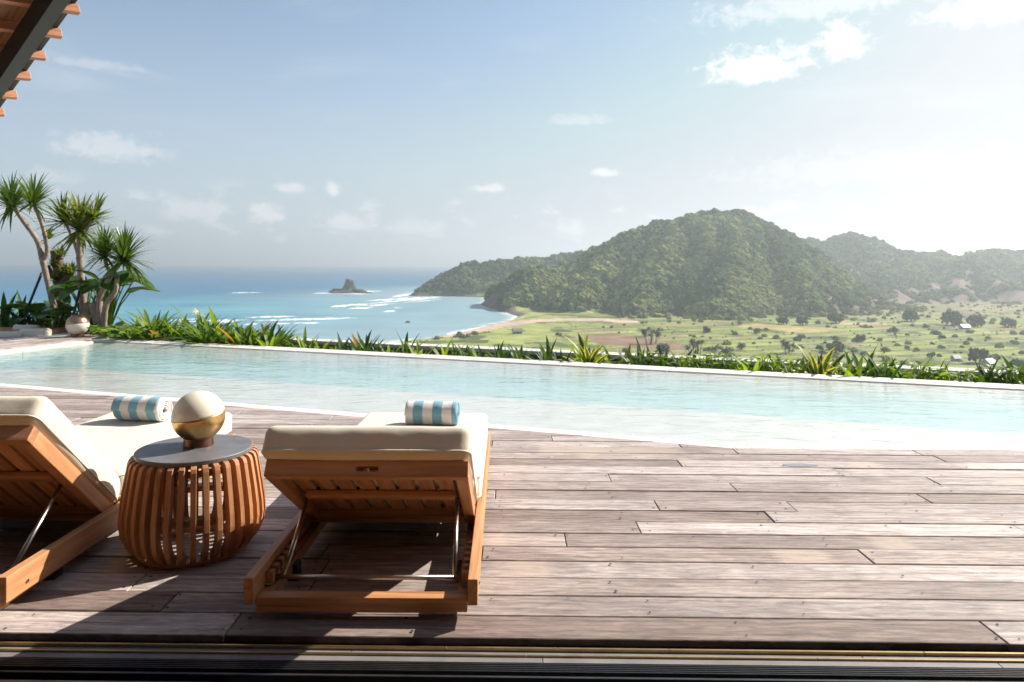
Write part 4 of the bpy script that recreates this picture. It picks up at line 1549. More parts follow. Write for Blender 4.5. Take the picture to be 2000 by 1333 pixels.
def lounger(cx, y0, tilt, label, seed):
    t = empty('sun_lounger', (cx, y0, 0))
    tag(t, label, 'sun lounger', 'teak sun loungers facing the pool')
    L_ = 1.95
    for s in (-1, 1):
        x = sorted((s * 0.356, s * 0.390))
        box_obj('side_rail', (x[0], x[1], 0, L_, 0.060, 0.148), TEAK_Y, t, 0.003)
        x = sorted((s * 0.318, s * 0.354))
        box_obj('lower_runner', (x[0], x[1], 0.070, L_ - 0.075, 0.030, 0.074), TEAK_Y, t, 0.003)
        for y in (0.30, 1.60):
            x = sorted((s * 0.300, s * 0.352))
            box_obj('foot', (x[0] - 0.0, x[1], y, y + 0.055, 0.0, 0.062), BLACK, t, 0.003)
    for ya in (0.018, L_ - 0.07):
        box_obj('cross_beam', (-0.3545, 0.3545, ya, ya + 0.05, 0.028, 0.076), TEAK_X, t, 0.003)
    # seat slats under the mattress
    for k in range(9):
        y = 0.74 + k * 0.133
        box_obj('seat_slat', (-0.354, 0.354, y, y + 0.085, 0.120, 0.142), TEAK_X, t, 0.002)
    box_obj('hinge_beam', (-0.354, 0.354, 0.665, 0.71, 0.085, 0.135), TEAK_X, t, 0.002)
    # notched racks that take the support bar
    for s in (-1, 1):
        m = MB()
        x = sorted((s * 0.330, s * 0.3545))
        for k in range(6):
            m.box(x[0], x[1], 0.115 + k * 0.052, 0.143 + k * 0.052, 0.080, 0.118)
        m.box(x[0], x[1], 0.10, 0.44, 0.076, 0.0805)
        obj('notched_rack', m.mesh('notched_rack', bevel=0.003), TEAK_Y, t)
    # backrest, built flat and turned about its hinge
    hy, hz = 0.66, 0.098
    rot = (-tilt, 0, 0)
    loc = (0, hy, hz)

    def bpart(nm, b, m, bv=0.003):
        return obj(nm, MB().box(*b).mesh(nm, bevel=bv), m, t, loc, rot)
    for s in (-1, 1):
        x = sorted((s * 0.308, s * 0.352))
        bpart('backrest_stile', (x[0], x[1], -0.652, 0, 0, 0.058), TEAK_Y)
    me = slot_rail(0.704, 0.058, 0.038, 0.082, 0.022).mesh('backrest_head_rail', bevel=0.002, bseg=1, angle=60)
    for v in me.vertices:
        v.co.y -= 0.690
    obj('backrest_head_rail', me, TEAK_X, t, loc, rot)
    bpart('backrest_foot_rail', (-0.307, 0.307, -0.05, 0, 0.004, 0.05), TEAK_X)
    for k in range(8):
        x = -0.303 + k * 0.0762
        bpart('backrest_slat', (x, x + 0.058, -0.651, -0.052, 0.034, 0.054), TEAK_Y, 0.002)
    bpart('backrest_batten', (-0.285, 0.285, -0.385, -0.335, 0.006, 0.0335), TEAK_X, 0.008)
    # steel support frame
    c, s_ = math.cos(tilt), math.sin(tilt)

    def bp(x, l, h):
        return Vector((x, hy - l * c + h * s_, hz + l * s_ + h * c))
    up = [bp(s * 0.292, 0.315, 0.012) for s in (-1, 1)]
    foot_y = up[0].y - (0.255 if tilt < R(38) else 0.30)
    fz = 0.088
    m = MB()
    m.tube([(-0.352, foot_y, fz), (0.352, foot_y, fz)], 0.0085, 14)
    for k, s in enumerate((-1, 1)):
        m.tube([up[k], (s * 0.302, foot_y, fz)], 0.0085, 14)
    obj('support_bar', m.mesh('support_bar', smooth=True), STEEL, t)
    for s in (-1, 1):
        bo = obj('bolt', MB().lathe([(0.0, 0), (0.006, 0), (0.006, 0.004), (0.0, 0.005)], 12).mesh('bolt'), STEEL, t, (s * 0.390, 0.10, 0.092), (0, s * R(90), 0))
    # mattress: seat half and back half
    th = 0.134
    sl = L_ - 0.715
    sc_ = rounded_box(0.745, sl, th, 0.034, 40, 60, 12, 0.008, 0.004, seed)
    so_ = obj('seat_cushion', sc_.mesh('seat_cushion', smooth=True), FABRIC, t, (0, 0.728 + sl / 2, 0.149 + th / 2))
    for z in (-th / 2 + 0.022, th / 2 - 0.022):
        obj('piping', piping(0.742, sl - 0.003, z, 0.034).mesh('piping', smooth=True), FABRIC, so_)
    bl = 0.735
    th2 = 0.122
    bc = rounded_box(0.735, bl, th2, 0.036, 40, 40, 12, 0.010, 0.0045, seed + 5)
    bo = obj('back_cushion', bc.mesh('back_cushion', smooth=True), FABRIC, t)
    ctr = bp(-0.008, bl / 2 - 0.02, 0.059 + th2 / 2)
    bo.location, bo.rotation_euler = ctr, rot
    for z in (-th2 / 2 + 0.026,):
        obj('piping', piping(0.732, bl - 0.003, z, 0.036, 0.0042).mesh('piping', smooth=True), FABRIC, bo)
    return t


lounger(-0.476, 2.300, R(32), 'teak sun lounger nearer the middle, backrest low, right of the slatted side table', 1.0)
lounger(-2.042, 2.296, R(42.5), 'teak sun lounger cut by the left edge of the picture, backrest raised steeper', 8.0)


def towel(loc, rz, length, rad, label, seed, xo):
    """a towel rolled up into a bolster: one long sheet wound in a spiral"""
    turns, seg = 4.5, 34
    n = int(turns * seg)
    nl = 26
    th = 0.0105
    vs, fs = [], []
    for side in (0, 1):
        for i in range(n + 1):
            a = i / seg * 2 * math.pi
            r = 0.012 + (rad - th - 0.012) * i / n + (th if side else 0)
            for j in range(nl + 1):
                u = j / nl * 2 - 1
                edge = 0.004 * max(0.0, abs(u) - 0.9) / 0.1
                w = mnoise.noise(Vector((u * 2.5 + seed, a * 0.9, 0))) * 0.0045 + mnoise.noise(Vector((u * 8 + seed, math.cos(a) * 2, math.sin(a) * 2))) * 0.0022
                rr = r + (w if i > n - seg * 1.2 else w * 0.4) - edge * (1 if side else -0.3)
                x = u * length / 2 + 0.004 * mnoise.noise(Vector((seed, a * 0.7, u)))
                z = rr * math.sin(a)
                if z < -rad * 0.80:
                    z = -rad * 0.80 + (z + rad * 0.80) * 0.25
                vs.append((x + xo, rr * math.cos(a) * 1.03, z + rad * 0.85))
    m1 = (n + 1) * (nl + 1)
    W_ = nl + 1
    for i in range(n):
        for j in range(nl):
            a, b = i * W_ + j, (i + 1) * W_ + j
            fs.append((a, a + 1, b + 1, b))
            fs.append((m1 + a, m1 + b, m1 + b + 1, m1 + a + 1))
        for j in (0, nl):
            a, b = i * W_ + j, (i + 1) * W_ + j
            fs.append((a, b, m1 + b, m1 + a))
    for i in (0, n):
        for j in range(nl):
            a = i * W_ + j
            fs.append((a, a + 1, m1 + a + 1, m1 + a))
    me = MB().add(vs, fs).mesh('rolled_towel', smooth=True)
    o = obj('rolled_towel', me, TOWEL, None, Vector(loc) - Vector((math.cos(rz), math.sin(rz), 0)) * xo, (0, 0, rz))
    tag(o, label, 'towel', 'striped towels rolled up on the loungers')


towel((-0.407, 3.90, 0.292), R(-3), 0.292, 0.071, 'blue and white striped rolled towel on the middle lounger', 1.3, -0.033)
towel((-2.075, 3.96, 0.292), R(-9), 0.285, 0.075, 'blue and white striped rolled towel on the left lounger behind the lamp', 6.1, 0.012)


# ------------------------------------------------------------------ side table and globe lamps
def side_table(loc):
    t = empty('side_table', loc)
    tag(t, 'round teak side table of curved slats with grey stone top', 'side table')
    prof = [(0.213, 0.398), (0.236, 0.3965), (0.2475, 0.389), (0.2535, 0.374), (0.262, 0.325), (0.273, 0.26), (0.282, 0.195), (0.285, 0.145), (0.279, 0.095), (0.262, 0.052), (0.236, 0.022), (0.212, 0.012)]
    dp, th = 0.034, 0.0215
    pr = [Vector((r, 0, z)) for r, z in prof]
    vs, fs = [], []
    n = len(pr)
    for i, p in enumerate(pr):
        tg = (pr[min(i + 1, n - 1)] - pr[max(i - 1, 0)]).normalized()
        nr = Vector((tg.z, 0, -tg.x))
        if nr.x > 0:
            nr = -nr
        if i == 0:
            nr = Vector((0, 0, -1))
        inn = p + nr * dp
        for q, s in ((p, -1), (p, 1), (inn, 1), (inn, -1)):
            vs.append((q.x, s * th / 2, q.z))
    for i in range(n - 1):
        for k in range(4):
            a, b = i * 4 + k, i * 4 + (k + 1) % 4
            fs.append((a, b, b + 4, a + 4))
    fs += [(0, 1, 2, 3), tuple((n - 1) * 4 + k for k in (3, 2, 1, 0))]
    me = MB().add(vs, fs).mesh('slat', bevel=0.0025, bseg=2, angle=50)
    for k in range(36):
        obj('slat', me, TEAK_Z, t, None, (0, 0, k * R(10) + R(3)))
    obj('table_top', MB().lathe([(0.0, 0.383), (0.222, 0.383), (0.2295, 0.3995), (0.2295, 0.412), (0.227, 0.4145), (0.0, 0.4145)], 96).mesh('table_top', smooth=False), STONE, t)
    obj('top_ring', MB().lathe([(0.19, 0.345), (0.215, 0.345), (0.215, 0.367), (0.19, 0.367)], 64, True).mesh('top_ring'), TEAK_X, t)
    obj('middle_ring', MB().lathe([(0.20, 0.165), (0.250, 0.165), (0.250, 0.190), (0.20, 0.190)], 64, True).mesh('middle_ring'), TEAK_X, t)
    obj('base_ring', MB().lathe([(0.17, 0.0), (0.222, 0.0), (0.222, 0.014), (0.17, 0.014)], 64, True).mesh('base_ring'), TEAK_X, t)


side_table((-1.309, 2.925, 0))


def globe_lamp(loc, rad, flip, tilt, label):
    t = empty('globe_lamp', loc)
    tag(t, label, 'lamp', 'globe lamps')
    hb = rad * 0.26
    obj('lamp_base', MB().lathe([(0.0, 0), (rad * 0.56, 0), (rad * 0.57, hb * 0.2), (rad * 0.55, hb), (rad * 0.54, hb + rad * 0.1), (0.0, hb + rad * 0.1)], 48).mesh('lamp_base', smooth=False, bevel=0.001), COPPER, t)
    cz = hb + rad * 0.90
    up, lo = [], []
    cut = 0.09
    for k in range(25):
        a = math.asin(cut) + (math.pi / 2 - math.asin(cut)) * k / 24
        up.append((rad * math.cos(a) * 0.994, rad * math.sin(a) * 0.994))
        a = -math.pi / 2 + (math.pi / 2 + math.asin(cut)) * k / 24
        lo.append((rad * math.cos(a), rad * math.sin(a)))
    up = [(rad * 0.97, up[0][1] - rad * 0.01)] + up
    lo = lo + [(rad * 0.975, lo[-1][1] + rad * 0.004)]
    up[-1] = (0.0, up[-1][1])
    lo[0] = (0.0, lo[0][1])
    rot = (R(tilt[0]), R(tilt[1]), 0)
    obj('glass_dome', MB().lathe(up, 64).mesh('glass_dome', smooth=True), COPPERSHINE if flip else OPAL, t, (0, 0, cz), rot).name = 'brass_dome' if flip else 'glass_dome'
    obj('bowl', MB().lathe(lo, 64).mesh('bowl', smooth=True), OPAL if flip else BRASS, t, (0, 0, cz), rot).name = 'glass_bowl' if flip else 'brass_bowl'


globe_lamp((-1.312, 2.965, 0.4145), 0.1075, False, (6, -7), 'globe lamp with cream dome over brass bowl on the side table')
gp = P(152, 658, 0)
globe_lamp((gp.x, gp.y, 0.0), 20.3 / F_PX * gp.y, True, (0, -4), 'globe lamp with coppery dome over white bowl at the far pool corner')

# puddle on the boards
pd = P(1562, 910, 0.0)
mp = MB()
pts = []
for k in range(28):
    a = k / 28 * 6.283
    k_ = 1 + 0.25 * mnoise.noise(Vector((math.cos(a) * 1.5, math.sin(a) * 1.5, 4)))
    pts.append((0.10 * math.cos(a) * k_, 0.036 * math.sin(a) * k_))
me = bpy.data.meshes.new('puddle')
me.from_pydata([(x, y, 0) for x, y in pts], [], [tuple(range(28))])
tag(obj('puddle', me, PUDDLE, None, (pd.x, pd.y, 0.0042)), 'small shallow puddle on the deck near the pool edge', 'puddle')


# ------------------------------------------------------------------ plants
def strap_mesh(name, w, a0, bend, mat, fold=0.3, segs=7, tip=0.55, twist=0.0):
    """unit-length strap leaf growing from the origin, arching towards +Y"""
    me = bpy.data.meshes.new(name)
    vs, fs, uv = [], [], []
    p = Vector((0, 0, 0))
    for i in range(segs + 1):
        t = i / segs
        a = a0 + bend * t ** 1.5
        d = Vector((0, math.sin(a), math.cos(a)))
        nr = Vector((0, math.cos(a), -math.sin(a)))
        ww = w * (0.45 + 0.55 * min(1, t / 0.25)) * (1 - max(0, (t - tip) / (1 - tip)) ** 1.7) + 0.0012
        tw = twist * t
        sx = Vector((math.cos(tw), 0, 0)) + nr * math.sin(tw)
        lift = -nr * fold * ww
        vs += [p - sx * ww + lift, p.copy(), p + sx * ww + lift]
        uv += [(0, t), (0.5, t), (1, t)]
        p = p + d / segs
    for i in range(segs):
        for k in (0, 1):
            a = i * 3 + k
            fs.append((a, a + 1, a + 4, a + 3))
    me.from_pydata([tuple(v) for v in vs], [], fs)
    ul = me.uv_layers.new(name='UVMap')
    for lp in me.loops:
        ul.data[lp.index].uv = uv[lp.vertex_index]
    for f in me.polygons:
        f.use_smooth = True
    me.materials.append(mat)
    return me


def straps(mat, w, n=5, up=(0.05, 0.5), bend=(0.3, 1.3)):
    rs = random.Random(hash((round(w * 1000), n)) % 1000)
    return [strap_mesh('leaf', w * rs.uniform(0.85, 1.15), rs.uniform(*up), rs.uniform(*bend), mat, twist=rs.uniform(-0.5, 0.5)) for _ in range(n)]


LV_LILY = straps(LEAF_LILY, 0.042, 7, (0.05, 0.3), (0.4, 1.6))
LV_DARK = straps(LEAF_DARK, 0.058, 6, (0.0, 0.25), (0.2, 0.9))
LV_LIME = straps(LEAF_LIME, 0.052, 5, (0.0, 0.3), (0.3, 1.2))
LV_YEL = straps(LEAF_YEL, 0.07, 2, (0.2, 0.4), (0.5, 1.0))
LV_VAR = straps(LEAF_VAR, 0.075, 6, (0.0, 0.15), (0.5, 1.1))


def strap_plant(name, label, cat, loc, leaves, n, ln, spread, group, seed, odd=None):
    rs = random.Random(seed)
    t = empty(name, loc, rs.uniform(0, 6.28))
    tag(t, label, cat, group)
    for k in range(n):
        q = (k + 0.5) / n
        me = rs.choice(leaves if not (odd and rs.random() < 0.016) else odd)
        o = obj('leaf', me, None, t, (rs.uniform(-0.02, 0.02), rs.uniform(-0.02, 0.02), -0.01))
        o.rotation_euler = (-(spread * q ** 1.1) * rs.uniform(0.75, 1.15), 0, k * 2.39996 + rs.uniform(-0.3, 0.3))
        l = ln * rs.uniform(0.72, 1.1) * (1 - 0.2 * q)
        o.scale = (l, l, l)
    return t


ONES = ['', 'first', 'second', 'third', 'fourth', 'fifth', 'sixth', 'seventh', 'eighth', 'ninth', 'tenth', 'eleventh', 'twelfth', 'thirteenth', 'fourteenth', 'fifteenth', 'sixteenth', 'seventeenth', 'eighteenth', 'nineteenth']


def ordinal(n):
    if n < 20:
        return ONES[n]
    t = {2: ('twentieth', 'twenty'), 3: ('thirtieth', 'thirty'), 4: ('fortieth', 'forty'), 5: ('fiftieth', 'fifty'), 6: ('sixtieth', 'sixty')}[n // 10]
    return t[0] if n % 10 == 0 else t[1] + '-' + ONES[n % 10]


def at_bed(px, n=8.85, z=-0.25):
    """point of the planter behind the pool, under photo column px"""
    u = (px - X0) / F_PX
    # X = u*Y, and X*NX.x + Y*NX.y = n
    y = n / (u * NX.x + NX.y)
    return Vector((u * y, y, z))


def hedge():
    rs = random.Random(33)
    zs = -0.25
    # tall lilies on the left stretch
    g = 'arching strap-leaf lilies crowded at the left end of the pool edge'
    n_l = 46
    for i in range(n_l):
        s = -9.32 + 2.75 * (i + rs.uniform(-0.3, 0.3)) / n_l
        n = rs.uniform(8.54, 9.28)
        tall = 0.80 if s < -7.4 else 0.70
        lab = 'arching green strap-leaf lily, %s from the left in the crowded row at the pool corner' % ordinal(i + 1)
        strap_plant('lily', lab, 'plant', SN(s, n, zs), LV_LILY if rs.random() < 0.75 else LV_LIME, rs.randint(13, 18), tall * rs.uniform(0.72, 1.08), 0.85, g, 100 + i, LV_YEL)
    # low strap plants in front of the wall
    g = 'low strap-leaf plants between pool rim and planter wall'
    spots = []
    s = -6.65
    while s < 4.8:
        spots.append(s)
        s += rs.uniform(0.10, 0.22)
    marks = [(-99.0, 'the tall lilies'), (sn(at_bed(715, 8.8))[0], 'the dark spiky rosette'), (sn(at_bed(1150, 8.72))[0], 'the middle yellow-edged rosette'), (sn(at_bed(1602, 8.72))[0], 'the right-hand yellow-edged rosette')]
    cnt = {}
    for i, s in enumerate(spots):
        mk = [m_ for m_ in marks if m_[0] <= s][-1][1]
        cnt[mk] = cnt.get(mk, 0) + 1
        n = rs.uniform(8.58, 9.15)
        lv = rs.choice([LV_DARK, LV_DARK, LV_LILY, LV_LIME] if s < 0.5 else [LV_LILY, LV_LIME, LV_LIME, LV_DARK])
        strap_plant('strap_plant', 'low strap-leaf plant by the pool rim, %s to the right of %s' % (ordinal(cnt[mk]), mk), 'plant', SN(s, n, zs), lv, rs.randint(8, 13),
                    rs.uniform(0.36, 0.58) + (0.06 if s > 1.2 else 0), rs.uniform(0.6, 1.0), g, 300 + i, LV_YEL)


hedge()


strap_plant('rosette_plant', 'large yellow-edged rosette in the middle of the pool edge, before the brown field', 'plant', at_bed(1150, 8.72), LV_VAR, 30, 0.62, 1.25, None, 51)
strap_plant('rosette_plant', 'large yellow-edged rosette at the right part of the pool edge', 'plant', at_bed(1602, 8.72), LV_VAR, 30, 0.62, 1.2, None, 52)
strap_plant('rosette_plant', 'dark spiky rosette at the pool edge right of the lilies, below the sea', 'plant', at_bed(715, 8.8), LV_DARK, 22, 0.56, 1.15, None, 53)
strap_plant('rosette_plant', 'grey-green spiky rosette at the right end of the tall lilies', 'plant', at_bed(478, 8.75), LV_DARK, 24, 0.66, 1.15, None, 54)
strap_plant('rosette_plant', 'upright dark rosette beside the end of the lilies, in front of the wall start', 'plant', at_bed(520, 8.7), LV_DARK, 14, 0.70, 0.7, None, 55)


def oval_mesh(name, mat, ratio=0.55, cup=0.25, droop=0.25, segs=6):
    me = bpy.data.meshes.new(name)
    vs, fs, uv = [], [], []
    for i in range(segs + 1):
        t = i / segs
        w = ratio * 0.5 * (math.sin(math.pi * min(0.98, 0.06 + t * 0.92)) ** 0.75)
        z = -droop * t * t
        vs += [(-w, t, z + cup * w), (0, t, z), (w, t, z + cup * w)]
        uv += [(0, t), (0.5, t), (1, t)]
    for i in range(segs):
        for k in (0, 1):
            a = i * 3 + k
            fs.append((a, a + 1, a + 4, a + 3))
    me.from_pydata(vs, [], fs)
    ul = me.uv_layers.new(name='UVMap')
    for lp in me.loops:
        ul.data[lp.index].uv = uv[lp.vertex_index]
    for f in me.polygons:
        f.use_smooth = True
    me.materials.append(mat)
    return me


OV_LIME = [oval_mesh('leaf', LEAF_LIME, 0.55, 0.3, d) for d in (0.1, 0.35)]
OV_BIG = [oval_mesh('leaf', LEAF_BIG, r_, 0.28, d) for r_, d in ((0.75, 0.15), (0.9, 0.4), (0.65, 0.3))]
OV_PET = [oval_mesh('petal', PETAL, 0.75, 0.1, 0.1)]
STEM_M = LEAF_LIME


def broad_plant(name, label, loc, ovals, n, leafl, h, group, seed, flowers=0, reach=0.12, stem_r=0.004):
    rs = random.Random(seed)
    t = empty(name, loc, rs.uniform(0, 6.28))
    tag(t, label, 'plant', group)
    ends = []
    for k in range(n):
        a = k * 2.39996
        q = (k + 1) / n
        top = Vector((math.cos(a) * reach * q ** 0.5, math.sin(a) * reach * q ** 0.5, h * (1 - 0.5 * q * rs.random())))
        ends.append((top, a))
    m = MB()
    for top, a in ends:
        m.tube([(0, 0, 0), top * 0.55 + Vector((0, 0, h * 0.1)), top], [stem_r * 1.4, stem_r * 1.1, stem_r], 5)
    obj('stems', m.mesh('stems', smooth=True), STEM_M, t)
    for k, (top, a) in enumerate(ends):
        o = obj('leaf', rs.choice(ovals), None, t, top)
        o.rotation_euler = (rs.uniform(-0.2, 0.75), rs.uniform(-0.3, 0.3), a - math.pi / 2 + rs.uniform(-0.4, 0.4))
        l = leafl * rs.uniform(0.7, 1.15)
        o.scale = (l, l, l)
    for k in range(flowers):
        a = rs.uniform(0, 6.28)
        c = Vector((math.cos(a) * reach * 0.8, math.sin(a) * reach * 0.8, h * rs.uniform(0.85, 1.15)))
        f = MB()
        for j in range(5):
            b = j * 1.2566
            d, s = Vector((math.cos(b), math.sin(b), 0.25)), Vector((-math.sin(b), math.cos(b), 0))
            f.add([c, c + d * 0.018 - s * 0.013, c + d * 0.03, c + d * 0.018 + s * 0.013], [(0, 1, 2, 3)])
        obj('flower', f.mesh('flower'), PETAL, t)
    return t


def broadleaves():
    rs = random.Random(77)
    g = 'low glossy bushes with white flowers along the right part of the pool edge'
    for i, px in enumerate([1262, 1290, 1330, 1352, 1380, 1402, 1425, 1462, 1490, 1520, 1545, 1650, 1672, 1690, 1712, 1735, 1762, 1795, 1830, 1862, 1890, 1912, 1940, 1965, 1990]):
        lab = 'low lime-green glossy-leaved bush, %s from the left along the right part of the pool edge' % ordinal(i + 1)
        broad_plant('glossy_bush', lab, at_bed(px + rs.uniform(-6, 6), rs.uniform(8.6, 9.0)), OV_LIME, rs.randint(12, 18), rs.uniform(0.075, 0.11), rs.uniform(0.24, 0.36), g, 500 + i, rs.choice([0, 1, 2, 3]))


broadleaves()

# spider lily in bloom
sp = at_bed(387, 8.9)
spl = strap_plant('spider_lily', 'spider lily with white spidery bloom standing above the lilies', 'plant', sp, LV_LILY, 9, 0.6, 0.7, None, 91)
stem = MB().tube([(0, 0, 0), (0.01, 0.0, 0.3), (0.0, 0.01, 0.60)], [0.012, 0.01, 0.008], 6)
obj('flower_stem', stem.mesh('flower_stem', smooth=True), LEAF_LILY, spl)
pm = strap_mesh('petal', 0.05, 0.2, 1.9, PETAL)
rs_ = random.Random(3)
for k in range(22):
    o = obj('petal', pm, None, spl, (0, 0.01, 0.60), (-rs_.uniform(0.0, 1.1), 0, k * 2.4))
    l = rs_.uniform(0.10, 0.21)
    o.scale = (l, l, l)


def blade_crown(center, nblades, ln, seed, width=0.024, droop=1.0, up=Vector((0, 0, 1)), skirt=0.15):
    """one tuft: many thin stiff blades radiating from a growing point"""
    rs = random.Random(seed)
    vs, fs = [], []
    ax = Vector(up).normalized()
    q0 = ax.to_track_quat('Z', 'Y')
    for k in range(nblades):
        t = k / nblades
        inc = (0.08 + 1.45 * t ** 0.85) + rs.uniform(-0.12, 0.12)
        if rs.random() < skirt:
            inc = rs.uniform(1.5, 2.3)
        a = k * 2.39996 + rs.uniform(-0.2, 0.2)
        l = ln * rs.uniform(0.75, 1.1)
        p = Vector((0, 0, -0.10 * t * ln))
        b = len(vs)
        segs = 5
        w0 = width * rs.uniform(0.75, 1.15)
        dirxy = Vector((math.cos(a), math.sin(a), 0))
        side = Vector((-math.sin(a), math.cos(a), 0))
        for i in range(segs + 1):
            s = i / segs
            th = inc + droop * 0.55 * s ** 1.6
            d = dirxy * math.sin(th) + Vector((0, 0, math.cos(th)))
            w = w0 * (0.7 + 0.3 * min(1, s * 4)) * (1 - s ** 2.2) + 0.001
            vs.append(center + q0 @ (p - side * w))
            vs.append(center + q0 @ (p + side * w))
            p = p + d * l / segs
        for i in range(segs):
            fs.append((b + 2 * i, b + 2 * i + 1, b + 2 * i + 3, b + 2 * i + 2))
    return vs, fs


def crown_obj(parent, center, n, ln, seed, mat, **kw):
    vs, fs = blade_crown(Vector(center), n, ln, seed, **kw)
    me = bpy.data.meshes.new('crown')
    me.from_pydata([tuple(v) for v in vs], [], fs)
    o = obj('crown', me, mat, parent)
    return o


def trunk_obj(parent, path, rad, mat, name='trunk'):
    # smooth the polyline with Catmull-Rom, add leaf-scar rings
    pts = [Vector(p) for p in path]
    out, rr = [], []
    n = len(pts)
    for i in range(n - 1):
        p0, p1, p2, p3 = pts[max(i - 1, 0)], pts[i], pts[i + 1], pts[min(i + 2, n - 1)]
        st = 9
        for k in range(st + (1 if i == n - 2 else 0)):
            t = k / st
            out.append(0.5 * ((2 * p1) + (p2 - p0) * t + (2 * p0 - 5 * p1 + 4 * p2 - p3) * t * t + (3 * p1 - p0 - 3 * p2 + p3) * t ** 3))
            g = (rad[i] + (rad[i + 1] - rad[i]) * t) * 0.84
            rr.append(g * (1 + 0.06 * math.sin(len(out) * 2.1) + 0.05 * mnoise.noise(out[-1] * 6)))
    return obj(name, MB().tube(out, rr, 12).mesh(name, smooth=True), mat, parent)


def trees():
    D1, D2, D3, D4 = 12.3, 11.9, 11.6, 12.7

    def rel(t, px, py, d):
        return Q(px, py, d) - t.location
    # left tree with two heads
    b = Q(122, 652, D1)
    b.z = -0.04
    t = tag(empty('dracaena_tree', b), 'tall dracaena with two leaning bare stems and high spiky heads, leftmost', 'tree', 'dracaena trees at the far left corner of the pool')
    trunk_obj(t, [(0, 0, 0), rel(t, 106, 600, D1), rel(t, 92, 545, D1), rel(t, 82, 503, D1)], [0.068, 0.062, 0.056, 0.062], BARK)
    trunk_obj(t, [rel(t, 82, 503, D1), rel(t, 72, 470, D1), rel(t, 45, 432, D1 + 0.1), rel(t, 24, 402, D1 + 0.15)], [0.06, 0.05, 0.045, 0.04], BARK, 'branch')
    trunk_obj(t, [rel(t, 86, 506, D1), rel(t, 92, 488, D1), rel(t, 82, 440, D1 - 0.1), rel(t, 64, 398, D1 - 0.15)], [0.05, 0.043, 0.038, 0.034], BARK, 'branch')
    crown_obj(t, rel(t, 22, 400, D1 + 0.15), 116, 0.63, 1, LEAF_DRAC, up=Vector((-0.05, 0, 1)))
    crown_obj(t, rel(t, 64, 396, D1 - 0.15), 97, 0.58, 2, LEAF_DRAC, up=Vector((0.02, 0, 1)))
    # middle tree
    b = Q(170, 652, D2)
    b.z = -0.04
    t = tag(empty('dracaena_tree', b), 'dracaena with straight pale trunk and full bright head, middle of the three', 'tree', 'dracaena trees at the far left corner of the pool')
    trunk_obj(t, [(0, 0, 0), rel(t, 164, 600, D2), rel(t, 158, 540, D2), rel(t, 155, 490, D2), rel(t, 157, 448, D2)], [0.10, 0.078, 0.066, 0.06, 0.055], BARK)
    trunk_obj(t, [rel(t, 153, 500, D2), rel(t, 143, 470, D2 + 0.1), rel(t, 128, 436, D2 + 0.15)], [0.035, 0.03, 0.026], BARK, 'branch')
    trunk_obj(t, [rel(t, 157, 470, D2), rel(t, 168, 450, D2 - 0.1), rel(t, 180, 430, D2 - 0.1)], [0.03, 0.026, 0.024], BARK, 'branch')
    crown_obj(t, rel(t, 157, 446, D2), 145, 0.69, 3, LEAF_DRAC2, width=0.03)
    crown_obj(t, rel(t, 126, 430, D2 + 0.15), 77, 0.56, 4, LEAF_DRAC, up=Vector((-0.25, 0, 1)))
    crown_obj(t, rel(t, 182, 424, D2 - 0.1), 58, 0.45, 5, LEAF_DRAC2, up=Vector((0.3, 0, 1)))
    # right, low forked tree
    b = Q(202, 640, D3)
    b.z = -0.04
    t = tag(empty('dracaena_tree', b), 'low dracaena with forked leaning trunk, rightmost and nearest the lilies', 'tree', 'dracaena trees at the far left corner of the pool')
    trunk_obj(t, [(0, 0, 0), rel(t, 188, 615, D3), rel(t, 180, 592, D3)], [0.11, 0.09, 0.06], BARK)
    trunk_obj(t, [(0, 0, 0), rel(t, 194, 590, D3), rel(t, 208, 555, D3), rel(t, 222, 530, D3), rel(t, 240, 508, D3)], [0.08, 0.062, 0.058, 0.055, 0.045], BARK, 'branch')
    trunk_obj(t, [(0.01, 0, 0.02), rel(t, 207, 598, D3 - 0.1), rel(t, 225, 570, D3 - 0.1), rel(t, 229, 540, D3)], [0.06, 0.055, 0.05, 0.04], BARK, 'branch')
    trunk_obj(t, [rel(t, 218, 535, D3), rel(t, 208, 520, D3 + 0.1), rel(t, 203, 500, D3 + 0.1)], [0.036, 0.032, 0.028], BARK, 'branch')
    crown_obj(t, rel(t, 242, 504, D3), 184, 0.63, 6, LEAF_DRAC, width=0.024, skirt=0.3)
    crown_obj(t, rel(t, 203, 496, D3 + 0.1), 116, 0.56, 7, LEAF_DRAC, width=0.024, skirt=0.2)
    # stumpy trunk with small tufts between them
    b = Q(132, 652, D4)
    b.z = -0.04
    t = tag(empty('stump_plant', b), 'gnarled brown stump with short leaf tufts between the left and middle dracaena', 'tree')
    trunk_obj(t, [(0, 0, 0), rel(t, 126, 600, D4), rel(t, 118, 560, D4), rel(t, 116, 530, D4), rel(t, 108, 490, D4)], [0.10, 0.12, 0.13, 0.13, 0.10], BARKD)
    trunk_obj(t, [rel(t, 116, 560, D4), rel(t, 132, 545, D4 - 0.1), rel(t, 140, 530, D4 - 0.1)], [0.1, 0.08, 0.06], BARKD, 'branch')
    trunk_obj(t, [rel(t, 100, 545, D4), rel(t, 92, 520, D4)], [0.08, 0.06], BARKD, 'branch')
    for k, (px, py, l) in enumerate([(118, 500, 0.26), (128, 535, 0.26), (140, 535, 0.24), (106, 520, 0.2), (94, 465, 0.22), (110, 545, 0.2)]):
        crown_obj(t, rel(t, px, py, D4 - 0.1), 34, l, 20 + k, LEAF_DRAC2, width=0.03, skirt=0.05)
